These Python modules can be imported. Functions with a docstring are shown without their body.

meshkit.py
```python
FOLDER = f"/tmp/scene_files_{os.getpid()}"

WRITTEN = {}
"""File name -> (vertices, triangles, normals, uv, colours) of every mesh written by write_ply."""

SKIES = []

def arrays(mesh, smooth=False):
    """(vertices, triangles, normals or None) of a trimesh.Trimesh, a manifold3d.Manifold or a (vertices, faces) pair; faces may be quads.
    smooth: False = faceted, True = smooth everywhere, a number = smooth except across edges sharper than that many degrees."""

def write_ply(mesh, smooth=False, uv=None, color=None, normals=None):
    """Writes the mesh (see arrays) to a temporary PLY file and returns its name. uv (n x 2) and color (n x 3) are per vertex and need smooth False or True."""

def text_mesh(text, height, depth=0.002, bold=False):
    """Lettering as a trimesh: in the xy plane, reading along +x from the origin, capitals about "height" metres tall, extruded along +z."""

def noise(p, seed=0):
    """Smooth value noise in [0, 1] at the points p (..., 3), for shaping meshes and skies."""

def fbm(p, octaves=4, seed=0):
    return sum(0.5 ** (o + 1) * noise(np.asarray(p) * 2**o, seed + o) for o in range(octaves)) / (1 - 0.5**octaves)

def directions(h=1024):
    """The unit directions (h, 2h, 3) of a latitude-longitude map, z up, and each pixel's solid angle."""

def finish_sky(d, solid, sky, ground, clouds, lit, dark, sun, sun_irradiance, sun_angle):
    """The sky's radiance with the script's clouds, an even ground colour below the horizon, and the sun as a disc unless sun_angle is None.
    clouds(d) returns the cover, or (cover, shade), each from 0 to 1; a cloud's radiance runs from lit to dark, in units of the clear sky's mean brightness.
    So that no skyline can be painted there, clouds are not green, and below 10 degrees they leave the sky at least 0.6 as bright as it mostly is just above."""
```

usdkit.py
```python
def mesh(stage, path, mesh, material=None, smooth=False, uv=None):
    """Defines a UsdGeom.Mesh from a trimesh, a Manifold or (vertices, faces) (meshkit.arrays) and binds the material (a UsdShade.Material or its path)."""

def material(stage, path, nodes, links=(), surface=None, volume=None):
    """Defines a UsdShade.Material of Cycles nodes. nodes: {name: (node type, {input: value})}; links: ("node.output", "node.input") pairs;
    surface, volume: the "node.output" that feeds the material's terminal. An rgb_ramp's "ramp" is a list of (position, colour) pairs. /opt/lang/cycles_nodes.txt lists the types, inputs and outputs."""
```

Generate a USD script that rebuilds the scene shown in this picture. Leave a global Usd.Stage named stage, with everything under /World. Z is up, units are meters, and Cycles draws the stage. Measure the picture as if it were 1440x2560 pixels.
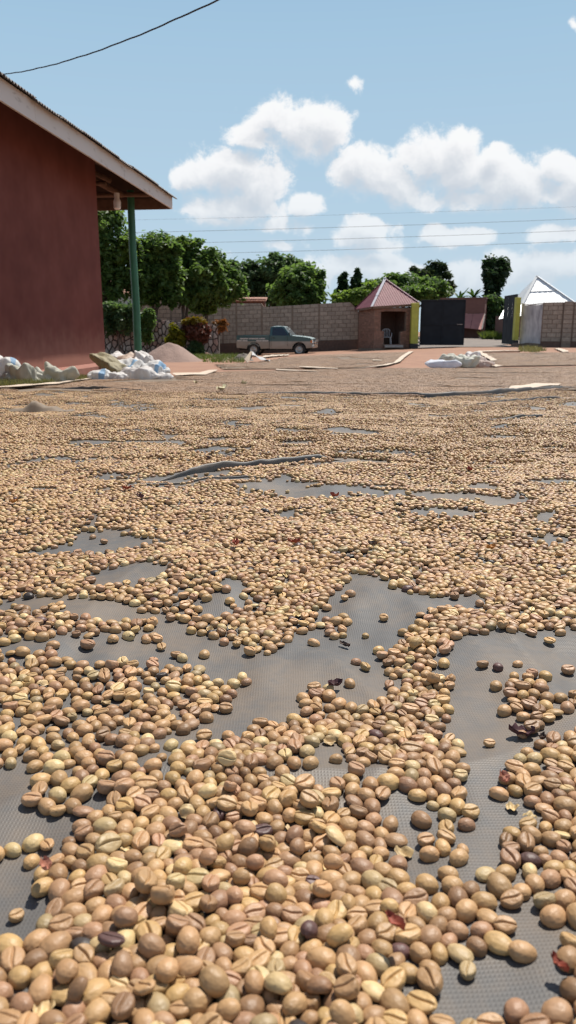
import math, random
import numpy as np, trimesh, shapely, shapely.affinity
from shapely.geometry import Polygon, box as sbox, Point, LineString
from shapely.ops import unary_union, voronoi_diagram
from scipy.spatial import cKDTree
from scipy.interpolate import PchipInterpolator
from scipy.ndimage import map_coordinates
import usdkit, meshkit
from pxr import Usd, UsdGeom, UsdLux, UsdShade, Gf, Sdf, Vt

stage = Usd.Stage.CreateInMemory()
UsdGeom.SetStageUpAxis(stage, 'Z'); UsdGeom.SetStageMetersPerUnit(stage, 1.0)
world = UsdGeom.Xform.Define(stage, '/World'); stage.SetDefaultPrim(world.GetPrim())
UsdGeom.Scope.Define(stage, '/World/Looks')

# ------------------------------------------------------------------ camera
CAM_Z, PITCH, F = 1.2, math.radians(13.5), 1900.0       # F: focal length in pixels of a 1440 wide picture
cam = UsdGeom.Camera.Define(stage, '/World/camera')
cam.CreateHorizontalApertureAttr(36.0); cam.CreateFocalLengthAttr(36.0 * F / 1440)
cam.CreateFStopAttr(36.0); cam.CreateFocusDistanceAttr(0.68)
cam.CreateClippingRangeAttr((0.02, 5000.0))
cam.AddTranslateOp().Set((0, 0, CAM_Z)); cam.AddRotateXOp().Set(90 - math.degrees(PITCH))
cam.CreateExposureAttr(0.4)

# ------------------------------------------------------------------ sun and sky
SUN_EL, SUN_AZ = math.radians(60.0), math.radians(33.5)
SUN_I, SKY_S = 1.25, 0.072
sun = UsdLux.DistantLight.Define(stage, '/World/sun')
sun.CreateIntensityAttr(SUN_I); sun.CreateAngleAttr(0.53); sun.CreateNormalizeAttr(True); sun.CreateColorAttr((1.0, 0.95, 0.86))
sd = np.array([math.sin(SUN_AZ) * math.cos(SUN_EL), math.cos(SUN_AZ) * math.cos(SUN_EL), math.sin(SUN_EL)])
sun.AddRotateXYZOp().Set((90 - math.degrees(SUN_EL), 0, 180 - math.degrees(SUN_AZ)))
SP, CP = math.sin(PITCH), math.cos(PITCH)

def ray(u, v):
    a, b = (np.asarray(u, float) - 720) / F, (1280 - np.asarray(v, float)) / F
    return np.stack(np.broadcast_arrays(a, CP + b * SP, -SP + b * CP), -1)

def at(u, v, Y):
    d = ray(u, v); return d * (Y / d[..., 1:2] if d.ndim > 1 else Y / d[1]) + [0, 0, CAM_Z]

def sky_material():
    nodes, links = {}, []
    def N(n, kind, **k): nodes[n] = (kind, k); return n
    N('sky', 'sky_texture', sky_type='single_scattering', sun_disc=False, sun_elevation=SUN_EL, sun_rotation=SUN_AZ, air_density=1.0, aerosol_density=0.6, ozone_density=1.6)
    N('tc', 'texture_coordinate'); N('sep', 'separate_xyz'); links.append(('tc.generated', 'sep.vector'))
    N('ay', 'math', math_type='maximum', value2=0.05); links.append(('sep.y', 'ay.value1'))
    N('U', 'math', math_type='divide'); links += [('sep.x', 'U.value1'), ('ay.value', 'U.value2')]
    N('V', 'math', math_type='divide'); links += [('sep.z', 'V.value1'), ('ay.value', 'V.value2')]
    N('uv', 'combine_xyz'); links += [('U.value', 'uv.x'), ('V.value', 'uv.y')]
    ell = [(745,325,125,72,0),(695,300,62,55,0),(625,350,62,36,0),(812,315,62,55,0),
           (560,435,112,66,0),(478,445,50,44,0),(640,470,82,50,0),(585,520,135,55,0),(770,512,50,30,.1),(690,560,120,34,.3),(540,560,100,26,.3),
           (1095,400,105,68,0),(905,410,78,52,0),(865,440,50,36,0),(985,455,140,58,0),(1165,440,150,60,0),(1228,405,48,38,0),(1310,465,180,58,0),(1395,435,72,42,0),(1470,470,140,70,0),(1180,500,230,42,.25),
           (905,590,82,46,.05),(930,620,90,26,.15),(1140,598,85,28,.1),(1092,582,42,26,.1),(1390,590,100,34,.35),
           (900,670,140,42,.12),(800,690,90,34,.3),(1020,700,160,48,.1),(1190,690,130,50,.1),(1310,690,130,56,.05),(1420,670,100,60,.2),(690,620,110,24,.5),(600,700,160,40,.35),(470,650,120,40,.4),
           (880,206,50,32,.55),(1440,68,30,28,.5)]
    # beyond the view: scattered fair weather cumulus of the same kind
    N('gw', 'noise_texture', scale=3.2, detail=7.0, roughness=0.58); links.append(('tc.generated', 'gw.vector'))
    N('gr', 'map_range', from_min=0.50, from_max=0.66, to_min=1.6, to_max=0.55, clamp=True); links.append(('gw.fac', 'gr.value'))
    N('sideu', 'math', math_type='absolute'); links.append(('U.value', 'sideu.value1'))
    N('out1', 'map_range', range_type='smoothstep', from_min=0.40, from_max=0.60, to_min=0, to_max=1, clamp=True); links.append(('sideu.value', 'out1.value'))
    N('out2', 'map_range', range_type='smoothstep', from_min=0.46, from_max=0.75, to_min=0, to_max=1, clamp=True); links.append(('V.value', 'out2.value'))
    N('outm', 'math', math_type='maximum'); links += [('out1.result', 'outm.value1'), ('out2.result', 'outm.value2')]
    def field(t, shift):
        """how far a direction lies from the middle of the nearest cloud (1: its edge), with billows."""
        src = 'uv.vector'
        if shift:
            N(t + 'sf', 'vector_math', math_type='add', vector2=(*shift, 0.0)); links.append((src, t + 'sf.vector1')); src = t + 'sf.vector'
        N(t + 'w1', 'noise_texture', scale=11.0, detail=3.0, roughness=0.5); links.append((src, t + 'w1.vector'))
        N(t + 'ws', 'vector_math', math_type='subtract', vector2=(0.5, 0.5, 0.5)); links.append((t + 'w1.color', t + 'ws.vector1'))
        N(t + 'uvw', 'vector_math', math_type='multiply_add', vector2=(0.040, 0.034, 0.0)); links.extend([(t + 'ws.vector', t + 'uvw.vector1'), (src, t + 'uvw.vector3')])
        prev = None
        for i, (pu, pv, ru, rv, soft) in enumerate(ell):
            d = ray(pu, pv); u0, v0 = d[0] / d[1], d[2] / d[1]; a, b = ru * 1.10 / F / d[1], rv * 1.12 / F / d[1]
            N(f'{t}e{i}', 'vector_math', math_type='multiply_add', vector2=(1 / a, 1 / b, 0), vector3=(-u0 / a, -v0 / b, 0)); links.append((t + 'uvw.vector', f'{t}e{i}.vector1'))
            N(f'{t}l{i}', 'vector_math', math_type='length'); links.append((f'{t}e{i}.vector', f'{t}l{i}.vector1'))
            q = f'{t}l{i}.value'
            if soft:
                N(f'{t}o{i}', 'math', math_type='add', value2=soft); links.append((q, f'{t}o{i}.value1')); q = f'{t}o{i}.value'
            if prev is None: prev = q
            else:
                N(f'{t}m{i}', 'math', math_type='smoothmin', value3=0.15); links.extend([(prev, f'{t}m{i}.value1'), (q, f'{t}m{i}.value2')]); prev = f'{t}m{i}.value'
        N(t + 'len', 'mix_float'); links.extend([('outm.value', t + 'len.fac'), (prev, t + 'len.a'), ('gr.result', t + 'len.b')])
        # cauliflower billows: rounded cells of two sizes plus fine noise
        N(t + 'v1', 'voronoi_texture', scale=34.0, feature='smooth_f1', smoothness=.55); links.append((t + 'uvw.vector', t + 'v1.vector'))
        N(t + 'fn', 'noise_texture', scale=30.0, detail=9.0, roughness=0.66); links.append((t + 'uvw.vector', t + 'fn.vector'))
        N(t + 'a1', 'math', math_type='multiply_add', value2=0.42, value3=-0.22); links.append((t + 'v1.distance', t + 'a1.value1'))
        N(t + 'a2', 'math', math_type='multiply_add', value2=1.55, value3=-0.80); links.append((t + 'fn.fac', t + 'a2.value1'))
        N(t + 'ad', 'math', math_type='add'); links.extend([(t + 'a1.value', t + 'ad.value1'), (t + 'a2.value', t + 'ad.value2')])
        N(t + 'dl', 'math', math_type='add'); links.extend([(t + 'len.result', t + 'dl.value1'), (t + 'ad.value', t + 'dl.value2')])
        return t + 'dl.value'
    here, above = field('h', None), field('s', (0.006, 0.020))
    # crisp tops, undersides that dissolve
    N('covt', 'map_range', range_type='smoothstep', from_min=1.10, from_max=0.70, to_min=0, to_max=1, clamp=True); links.append((here, 'covt.value'))
    N('covb', 'map_range', range_type='smoothstep', from_min=1.05, from_max=0.25, to_min=0, to_max=.95, clamp=True); links.append((here, 'covb.value'))
    N('dif', 'math', math_type='subtract'); links.extend([(here, 'dif.value1'), (above, 'dif.value2')])
    N('bot', 'map_range', range_type='smoothstep', from_min=-0.05, from_max=0.35, to_min=0, to_max=1, clamp=True); links.append(('dif.value', 'bot.value'))
    N('cov0', 'mix_float'); links.extend([('bot.result', 'cov0.fac'), ('covt.result', 'cov0.a'), ('covb.result', 'cov0.b')])
    N('air', 'map_range', range_type='smoothstep', from_min=0.0, from_max=0.22, to_min=0.45, to_max=1, clamp=True); links.append(('sep.z', 'air.value'))    # low clouds fade in the air
    N('cov', 'math', math_type='multiply'); links.extend([('cov0.result', 'cov.value1'), ('air.result', 'cov.value2')])
    # undersides, with more cloud above them towards the light, are greyer
    N('shd', 'map_range', range_type='smoothstep', from_min=-0.05, from_max=1.15, to_min=0.0, to_max=1.0, clamp=True); links.append((above, 'shd.value'))
    N('cc', 'rgb_ramp', ramp=[(0.0, (6.6, 7.05, 7.7)), (0.45, (8.0, 8.3, 8.7)), (0.8, (9.4, 9.5, 9.7)), (1.0, (10.0, 10.1, 10.2))]); links.append(('shd.result', 'cc.fac'))
    # the clear sky pales towards the horizon all round
    N('low', 'rgb_ramp', ramp=[(0.0, (6.1, 7.4, 8.4)), (0.14, (4.9, 6.7, 8.2)), (0.36, (3.7, 5.75, 7.7)), (1.0, (2.6, 4.3, 6.3))]); links.append(('sep.z', 'low.fac'))
    N('hz', 'map_range', range_type='smoothstep', from_min=0.70, from_max=0.30, to_min=0, to_max=1, clamp=True); links.append(('sep.z', 'hz.value'))
    N('haze', 'mix'); links += [('hz.result', 'haze.fac'), ('sky.color', 'haze.color1'), ('low.color', 'haze.color2')]
    N('mixc', 'mix'); links += [('cov.value', 'mixc.fac'), ('haze.color', 'mixc.color1'), ('cc.color', 'mixc.color2')]
    N('bg', 'background_shader', strength=SKY_S); links.append(('mixc.color', 'bg.color'))
    return usdkit.material(stage, '/World/Looks/sky', nodes, links, surface='bg.background')

dome = UsdLux.DomeLight.Define(stage, '/World/sky')
UsdShade.MaterialBindingAPI.Apply(dome.GetPrim()).Bind(sky_material())
dome.GetPrim().SetCustomDataByKey('kind', 'structure')

# ------------------------------------------------------------------ materials
_mats = {}
def mat(name, color=(.5, .5, .5), rough=.7, var=.25, scale=8.0, bump=0.0, bscale=None, metal=0.0, spec=.5, color2=None, detail=5.0, rnd=0.0, island=0.0, trans=0.0, dist=0.002, lo=.35, hi=.65, vscale=(1, 1, 1)):
    """Principled surface whose colour wanders between color and color2 with noise; fine relief by bump."""
    if name in _mats: return _mats[name]
    c1 = np.array(color, float); c2 = np.array(color2, float) if color2 is not None else c1 * (1 - var)
    nodes = {'p': ('principled_bsdf', dict(roughness=rough, metallic=metal, specular_ior_level=spec)),
             'tc': ('texture_coordinate', {}), 'mp': ('mapping', dict(scale=vscale)),
             'n': ('noise_texture', dict(scale=scale, detail=detail, roughness=.6)),
             'r': ('rgb_ramp', dict(ramp=[(lo, c2), (hi, c1)]))}
    links = [('tc.object', 'mp.vector'), ('mp.vector', 'n.vector'), ('n.fac', 'r.fac')]
    out = 'r.color'
    for key, amt, node, sock in (('rnd', rnd, 'object_info', 'random'), ('isl', island, 'geometry', 'random_per_island')):
        if amt:
            nodes[key + 'i'] = (node, {}); nodes[key + 'm'] = ('map_range', dict(to_min=1 - amt, to_max=1 + amt)); nodes[key + 'x'] = ('hsv', {})
            links += [(f'{key}i.{sock}', f'{key}m.value'), (out, f'{key}x.color'), (f'{key}m.result', f'{key}x.value')]; out = key + 'x.color'
            if key == 'isl' and trans:
                nodes['islh'] = ('map_range', dict(to_min=.515, to_max=.485)); links += [('isli.random_per_island', 'islh.value'), ('islh.result', 'islx.hue')]
    links.append((out, 'p.base_color'))
    if bump:
        nodes['bn'] = ('noise_texture', dict(scale=bscale or scale * 6, detail=6.0, roughness=.65)); nodes['b'] = ('bump', dict(strength=bump, distance=dist))
        links += [('mp.vector', 'bn.vector'), ('bn.fac', 'b.height'), ('b.normal', 'p.normal')]
    surf = 'p.BSDF'
    if trans:
        nodes['t'] = ('translucent_bsdf', {}); nodes['tm'] = ('hsv', dict(hue=.485, saturation=1.1, value=1.6)); nodes['mx'] = ('mix_closure', dict(fac=trans))
        links += [(out, 'tm.color'), ('tm.color', 't.color'), ('p.BSDF', 'mx.closure1'), ('t.BSDF', 'mx.closure2')]; surf = 'mx.closure'
    _mats[name] = usdkit.material(stage, '/World/Looks/' + name, nodes, links, surface=surf)
    return _mats[name]

# ------------------------------------------------------------------ scene tree helpers
_used = {}
def numbered(parent, name):
    k = (parent, name); n = _used.get(k, 0); _used[k] = n + 1
    return f'{parent}/{name}' + (f'_{n:03d}' if n else '')
_loc = {}
def data(p, label=None, cat=None, group=None, kind=None):
    for k, v in (('label', label), ('category', cat), ('group', group), ('kind', kind)):
        if v: p.SetCustomDataByKey(k, v)
    return p
def thing(name, label, cat, loc=(0, 0, 0), group=None, rotz=0.0):
    path = numbered('/World', name); x = UsdGeom.Xform.Define(stage, path)
    x.AddTranslateOp().Set(tuple(map(float, loc)))
    if rotz: x.AddRotateZOp().Set(math.degrees(rotz))
    _loc[path] = (np.zeros(3) if rotz else np.asarray(loc, float))
    return data(x.GetPrim(), label, cat, group)
def part(parent, name, mesh, m, smooth=False, label=None, kind=None, uv=None):
    """mesh in world coordinates (or the thing's own when it is turned)."""
    pp = str(parent.GetPath()); path = numbered(pp, name); off = _loc[pp]; _loc[path] = off
    if isinstance(mesh, (tuple, list)): v, f = mesh; mesh = trimesh.Trimesh(np.asarray(v, float), np.asarray(f) if np.shape(f)[1] == 3 else np.vstack([np.asarray(f)[:, [0, 1, 2]], np.asarray(f)[:, [0, 2, 3]]]), process=False)
    mesh = mesh.copy(); mesh.apply_translation(-off)
    return data(usdkit.mesh(stage, path, mesh, m, smooth=smooth).GetPrim(), label, kind=kind)
def solo(name, mesh, m, label=None, cat=None, group=None, kind=None, smooth=False, loc=None):
    path = numbered('/World', name); 
    if loc is None: loc = (0, 0, 0)
    if not isinstance(mesh, trimesh.Trimesh): v, f, _ = meshkit.arrays(mesh); mesh = trimesh.Trimesh(v, f, process=False)
    mesh = mesh.copy(); mesh.apply_translation(-np.asarray(loc, float))
    g = usdkit.mesh(stage, path, mesh, m, smooth=smooth); g.AddTranslateOp().Set(tuple(map(float, loc)))
    _loc[path] = np.asarray(loc, float)
    return data(g.GetPrim(), label, cat, group, kind)

# ------------------------------------------------------------------ mesh helpers
cat = trimesh.util.concatenate
def bx(c, s, R=None):
    m = trimesh.creation.box(s)
    if R is not None: m.apply_transform(R)
    m.apply_translation(c); return m
def rbox(c, s, r=.01, R=None):
    s = np.array(s, float); r = min(r, s.min() / 2 * .98)
    pts = []
    for sx in (-1, 1):
        for sy in (-1, 1):
            for sz in (-1, 1):
                q = np.array([sx, sy, sz]) * s / 2
                for k in range(3):
                    p = q.copy(); o = [i for i in range(3) if i != k]
                    for i in o: p[i] -= np.sign(p[i]) * r
                    pts.append(p)
    m = trimesh.convex.convex_hull(np.array(pts))
    if R is not None: m.apply_transform(R)
    m.apply_translation(c); return m
def bar(p, q, w, h, up=(0, 0, 1)):
    p, q = np.asarray(p, float), np.asarray(q, float); d = q - p; L = np.linalg.norm(d); d /= L
    s = np.cross(d, up); s /= np.linalg.norm(s); t = np.cross(s, d)
    T = np.eye(4); T[:3, 0], T[:3, 1], T[:3, 2], T[:3, 3] = d, s, t, (p + q) / 2
    m = rbox((0, 0, 0), (L, w, h), min(w, h) * .12); m.apply_transform(T); return m
def tube(pts, rad, sides=8):
    p = np.asarray(pts, float); rad = np.broadcast_to(rad, (len(p),))
    t = np.gradient(p, axis=0); t /= np.linalg.norm(t, axis=1, keepdims=True) + 1e-12
    ref = np.array([0, 0, 1.]) if abs(t[0, 2]) < .9 else np.array([1., 0, 0])
    a = np.cross(t, ref); a /= np.linalg.norm(a, axis=1, keepdims=True) + 1e-12; b = np.cross(t, a)
    ang = np.arange(sides) * 2 * np.pi / sides
    v = (p[:, None] + rad[:, None, None] * (np.cos(ang)[None, :, None] * a[:, None] + np.sin(ang)[None, :, None] * b[:, None])).reshape(-1, 3)
    i, j = np.meshgrid(np.arange(len(p) - 1), np.arange(sides), indexing='ij')
    q = np.stack([i * sides + j, i * sides + (j + 1) % sides, (i + 1) * sides + (j + 1) % sides, (i + 1) * sides + j], -1).reshape(-1, 4)
    f = np.vstack([q[:, [0, 1, 2]], q[:, [0, 2, 3]]])
    n = len(v); v = np.vstack([v, p[0], p[-1]]); k = np.arange(sides); k2 = (k + 1) % sides; e = (len(p) - 1) * sides
    f = np.vstack([f, np.stack([np.full(sides, n), k2, k], 1), np.stack([np.full(sides, n + 1), e + k, e + k2], 1)])
    m = trimesh.Trimesh(v, f, process=False); m.fix_normals(); return m
def grid(P):
    """P (n, m, 3) -> mesh of quads split in triangles."""
    n, m = P.shape[:2]; i, j = np.meshgrid(np.arange(n - 1), np.arange(m - 1), indexing='ij'); a = i * m + j
    q = np.stack([a, a + 1, a + m + 1, a + m], -1).reshape(-1, 4)
    return trimesh.Trimesh(P.reshape(-1, 3), np.vstack([q[:, [0, 1, 2]], q[:, [0, 2, 3]]]), process=False)
def prism(poly, depth, frame):
    """shapely polygon (s, h) extruded; frame: 4x4 whose columns are s, h, outward."""
    m = trimesh.creation.extrude_polygon(poly, depth, engine='earcut'); m.apply_transform(frame); return m
def frame(o, s, h, n):
    T = np.eye(4); T[:3, 0], T[:3, 1], T[:3, 2], T[:3, 3] = s, h, n, o; return T

# ------------------------------------------------------------------ terrain: the yard falls away from the camera, then rises to the road beyond the gate
_prof = PchipInterpolator([-60, -4, 0, 1, 2, 5.3, 12.5, 20, 30, 44, 47, 60, 75, 120, 400], [-.1, .02, .203, .250, .296, .44, .74, .84, .86, .92, .90, .60, .62, .8, 1.2])
def ss(a, b, x): t = np.clip((np.asarray(x, float) - a) / (b - a), 0, 1); return t * t * (3 - 2 * t)
def G(x, y):
    x, y = np.broadcast_arrays(np.asarray(x, float), np.asarray(y, float))
    return CAM_Z - _prof(np.clip(y, -60, 400)) - .04 * np.clip(9 - x, 0, 12) * ss(22, 42, y) * (1 - ss(55, 80, y))
_YS = np.concatenate([np.linspace(.08, 6, 1200), np.linspace(6.02, 80, 3000)])
def gp(u, v):
    """the point of the ground seen at a picture position."""
    d = ray(u, v); x = d[0] / d[1] * _YS; z = CAM_Z + d[2] / d[1] * _YS - G(x, _YS)
    k = np.argmax(z < 0) if (z < 0).any() else len(_YS) - 1
    Y = _YS[k]; return np.array([d[0] / d[1] * Y, Y, float(G(d[0] / d[1] * Y, Y))])
def ux(u, Y): return (u - 720) / 1954.0 * Y
def zv(v, Y): return float(at(720, v, Y)[2])
def on(x, y, z=0): return np.array([x, y, float(G(x, y)) + z])
# ------------------------------------------------------------------ ground, road
M_earth = mat('red_earth', (.30, .165, .105), .95, scale=1.3, color2=(.24, .125, .08), bump=.5, bscale=30, dist=.02)
M_road = mat('dusty_road', (.20, .165, .14), .95, scale=.9, color2=(.15, .125, .11), bump=.4, bscale=25, dist=.01)
ys = np.concatenate([[-60, -20, -8, -4], np.linspace(-2, 8, 60), 8 + np.cumsum(np.full(90, .45)), np.linspace(49.5, 80, 50), [90, 105, 130, 180, 260, 400]])
xs = np.concatenate([[-400, -250, -140, -90, -60], np.linspace(-40, 40, 121), [60, 90, 140, 250, 400]])
X, Y = np.meshgrid(xs, ys); Z = G(X, Y) - .012 + .02 * (meshkit.fbm(np.stack([X * .7, Y * .7, 0 * X], -1), 3, 5) - .5) * ss(8, 14, Y)
solo('ground', grid(np.stack([X, Y, Z], -1)), M_earth, kind='structure', smooth=True)
us = np.linspace(0, 1, 26); Pm = []
for Y0 in np.linspace(41.6, 66, 60):
    xl, xr = ux(1030, 43) - .2 - 9 * ss(47, 52, Y0), ux(1292, 43) + .3 + 14 * ss(47, 52, Y0)
    if Y0 < 43: xl += (43 - Y0) * .1
    x = xl + (xr - xl) * us; Pm.append(np.stack([x, 0 * x + Y0, G(x, Y0) + .016], -1))
solo('road', grid(np.array(Pm)), M_road, kind='structure', smooth=True)

# ------------------------------------------------------------------ red building with porch on the left
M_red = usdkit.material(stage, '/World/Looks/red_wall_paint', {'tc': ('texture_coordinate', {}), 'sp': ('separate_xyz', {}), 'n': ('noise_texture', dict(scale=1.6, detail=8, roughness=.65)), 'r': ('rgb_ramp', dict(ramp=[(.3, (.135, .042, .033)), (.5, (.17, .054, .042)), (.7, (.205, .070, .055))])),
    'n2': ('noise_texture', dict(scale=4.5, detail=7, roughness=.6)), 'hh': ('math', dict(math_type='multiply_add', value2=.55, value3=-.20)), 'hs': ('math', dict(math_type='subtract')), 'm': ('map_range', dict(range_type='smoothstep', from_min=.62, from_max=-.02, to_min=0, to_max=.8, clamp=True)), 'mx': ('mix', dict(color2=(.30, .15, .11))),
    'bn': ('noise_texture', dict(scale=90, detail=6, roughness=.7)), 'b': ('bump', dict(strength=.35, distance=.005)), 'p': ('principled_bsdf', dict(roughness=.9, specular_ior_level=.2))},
    [('tc.object', 'sp.vector'), ('tc.object', 'n.vector'), ('n.fac', 'r.fac'), ('tc.object', 'n2.vector'), ('n2.fac', 'hh.value1'), ('sp.z', 'hs.value1'), ('hh.value', 'hs.value2'), ('hs.value', 'm.value'), ('m.result', 'mx.fac'), ('r.color', 'mx.color1'), ('mx.color', 'p.base_color'), ('tc.object', 'bn.vector'), ('bn.fac', 'b.height'), ('b.normal', 'p.normal')], surface='p.BSDF')   # foot of the wall painted lighter: strip of grazing sunlight put into the colour
M_redlow = mat('red_plinth_paint', (.30, .135, .10), .9, scale=5, color2=(.24, .10, .075), bump=.3, bscale=60, dist=.006)
M_fascia = mat('weathered_white_board', (.62, .58, .54), .8, scale=3.5, color2=(.40, .36, .32), lo=.28, hi=.42, vscale=(1, 1, 3), bump=.2, bscale=25, dist=.004)
M_sheet = mat('dark_roof_sheet', (.085, .075, .075), .6, scale=4, color2=(.06, .045, .04), metal=.3)
M_timber = mat('brown_timber', (.17, .10, .065), .85, scale=9, color2=(.11, .065, .042), vscale=(1, 1, 1), bump=.3, bscale=40, dist=.004)
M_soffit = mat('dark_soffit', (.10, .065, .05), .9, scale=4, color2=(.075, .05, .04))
M_green = mat('green_post_paint', (.022, .13, .062), .5, scale=5, color2=(.016, .095, .045), bump=.15, bscale=20, dist=.004)
M_white = mat('white_plastic', (.75, .74, .71), .45, var=.08, scale=5)
e = np.array([.0955, 1, 0]); e /= np.linalg.norm(e); nin = np.array([-e[1], e[0], 0]); O = np.array([-3.085, 8.94, 0]); up = np.array([0, 0, 1.])
def bp(s, t, z): return O + e * s + nin * t + [0, 0, z]
ZB = CAM_Z + 2.385; ZT = CAM_Z + 2.62; S_END = 7.59; S_C = 5.10; T_W = .72; ZF = CAM_Z - .575; PITCHR = .47
B = thing('red_building', 'dark red plastered building with white eaves board and green porch post', 'building', bp(S_C, T_W, ZF))
def bprism(pts, s0, s1):     # polygon in (t, z) swept along the eave
    m = trimesh.creation.extrude_polygon(Polygon(pts), s1 - s0, engine='earcut'); m.apply_transform(frame(bp(s0, 0, 0), nin, up, e)); m.fix_normals(); return m
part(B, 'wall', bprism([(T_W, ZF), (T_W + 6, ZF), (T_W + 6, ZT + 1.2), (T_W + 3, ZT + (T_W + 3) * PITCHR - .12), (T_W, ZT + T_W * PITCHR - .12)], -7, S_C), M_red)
part(B, 'plinth', bprism([(T_W - .42, ZF - .6), (T_W + .01, ZF - .6), (T_W + .01, ZF + .004), (T_W - .40, ZF - .004)], -7, S_C - .12), M_redlow)
part(B, 'porch_floor', bprism([(T_W - .1, ZF - .6), (T_W + 6, ZF - .6), (T_W + 6, ZF + .02), (T_W - .1, ZF + .02)], S_C + .003, S_END - .1), M_redlow)
for s0, s1 in ((-7, -3.2), (-3.195, .9), (.905, 4.36), (4.375, S_END)):
    part(B, 'fascia_board', bprism([(-.012, ZB), (.016, ZB), (.016, ZT), (-.012, ZT)], s0, s1), M_fascia)
# corrugated sheets side by side, each with its waves running up the slope
for k in range(19):
    s0 = -7 + k * .775; s1 = min(s0 + .80, S_END + .06)
    if s0 > S_END - .1: break
    n = int((s1 - s0) / .0127); ss_ = np.linspace(s0, s1, n)
    rows = []
    lift = .004 * (k % 2); over = -.098 + .006 * math.sin(k * 2.3)
    for lay, (tt) in enumerate([(over), (1.6), (3.4)]):
        w = .012 * np.cos(ss_ / .076 * 2 * np.pi) + .045 + lift + (.012 * math.sin(k * 1.7) if tt < 0 else 0)
        rows.append(np.array([bp(s, tt, ZT - .02 + tt * PITCHR + q) for s, q in zip(ss_, w)]))
    top = np.array(rows); bot = top - [0, 0, .004]
    part(B, 'roof_sheet', cat([grid(top), grid(bot[:, ::-1]), grid(np.stack([bot[0], top[0]]))]), M_sheet, smooth=40)
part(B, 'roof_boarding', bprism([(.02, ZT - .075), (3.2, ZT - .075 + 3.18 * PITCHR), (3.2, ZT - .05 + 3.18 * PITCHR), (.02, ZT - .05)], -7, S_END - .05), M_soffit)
back = bprism([(3.4, ZT + 3.4 * PITCHR), (7.2, ZT + .3), (7.2, ZT + .25), (3.4, ZT - .05 + 3.4 * PITCHR)], -7, S_END); part(B, 'rear_roof', back, M_sheet)
# far end of the porch roof: end board, tie beams, rafters
part(B, 'end_board', bprism([(.02, ZB - .005), (4.6, ZB - .035), (4.6, ZB + .17), (.02, ZB + .20)], S_END - .05, S_END - .02), M_timber)
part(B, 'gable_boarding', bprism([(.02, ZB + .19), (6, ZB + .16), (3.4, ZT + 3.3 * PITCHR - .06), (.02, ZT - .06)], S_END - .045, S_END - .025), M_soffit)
part(B, 'tie_beam', tube([bp(7.0, .3, ZB + .19), bp(6.95, 2.2, ZB + .19), bp(6.9, 4.4, ZB + .2)], .045, 8), M_timber, smooth=True)
part(B, 'tie_beam', tube([bp(6.2, .9, ZB + .27), bp(6.2, 2.4, ZB + .26), bp(6.2, 4.4, ZB + .28)], .04, 8), M_timber, smooth=True)
part(B, 'rafter', tube([bp(6.85, .80, ZB + .16), bp(6.3, 1.3, ZB + .42), bp(5.7, 1.9, ZB + .72), bp(5.2, 2.5, ZB + 1.0)], .06, 8), M_timber, smooth=True)
part(B, 'rafter', tube([bp(6.5, .9, ZB + .36), bp(6.0, 1.5, ZB + .62), bp(5.4, 2.2, ZB + .95)], .05, 8), M_timber, smooth=True)
p0, p1 = at(345, 889, 16.1), at(326, 476, 16.1)
part(B, 'porch_post', tube([p0 - [0, 0, .15], p0 + (p1 - p0) * .3 + [.008, 0, 0], p0 + (p1 - p0) * .65 - [.008, 0, 0], p1], [.079, .077, .074, .070], 14), M_green, smooth=40)
lp = at(293, 511, 15.4)
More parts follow.
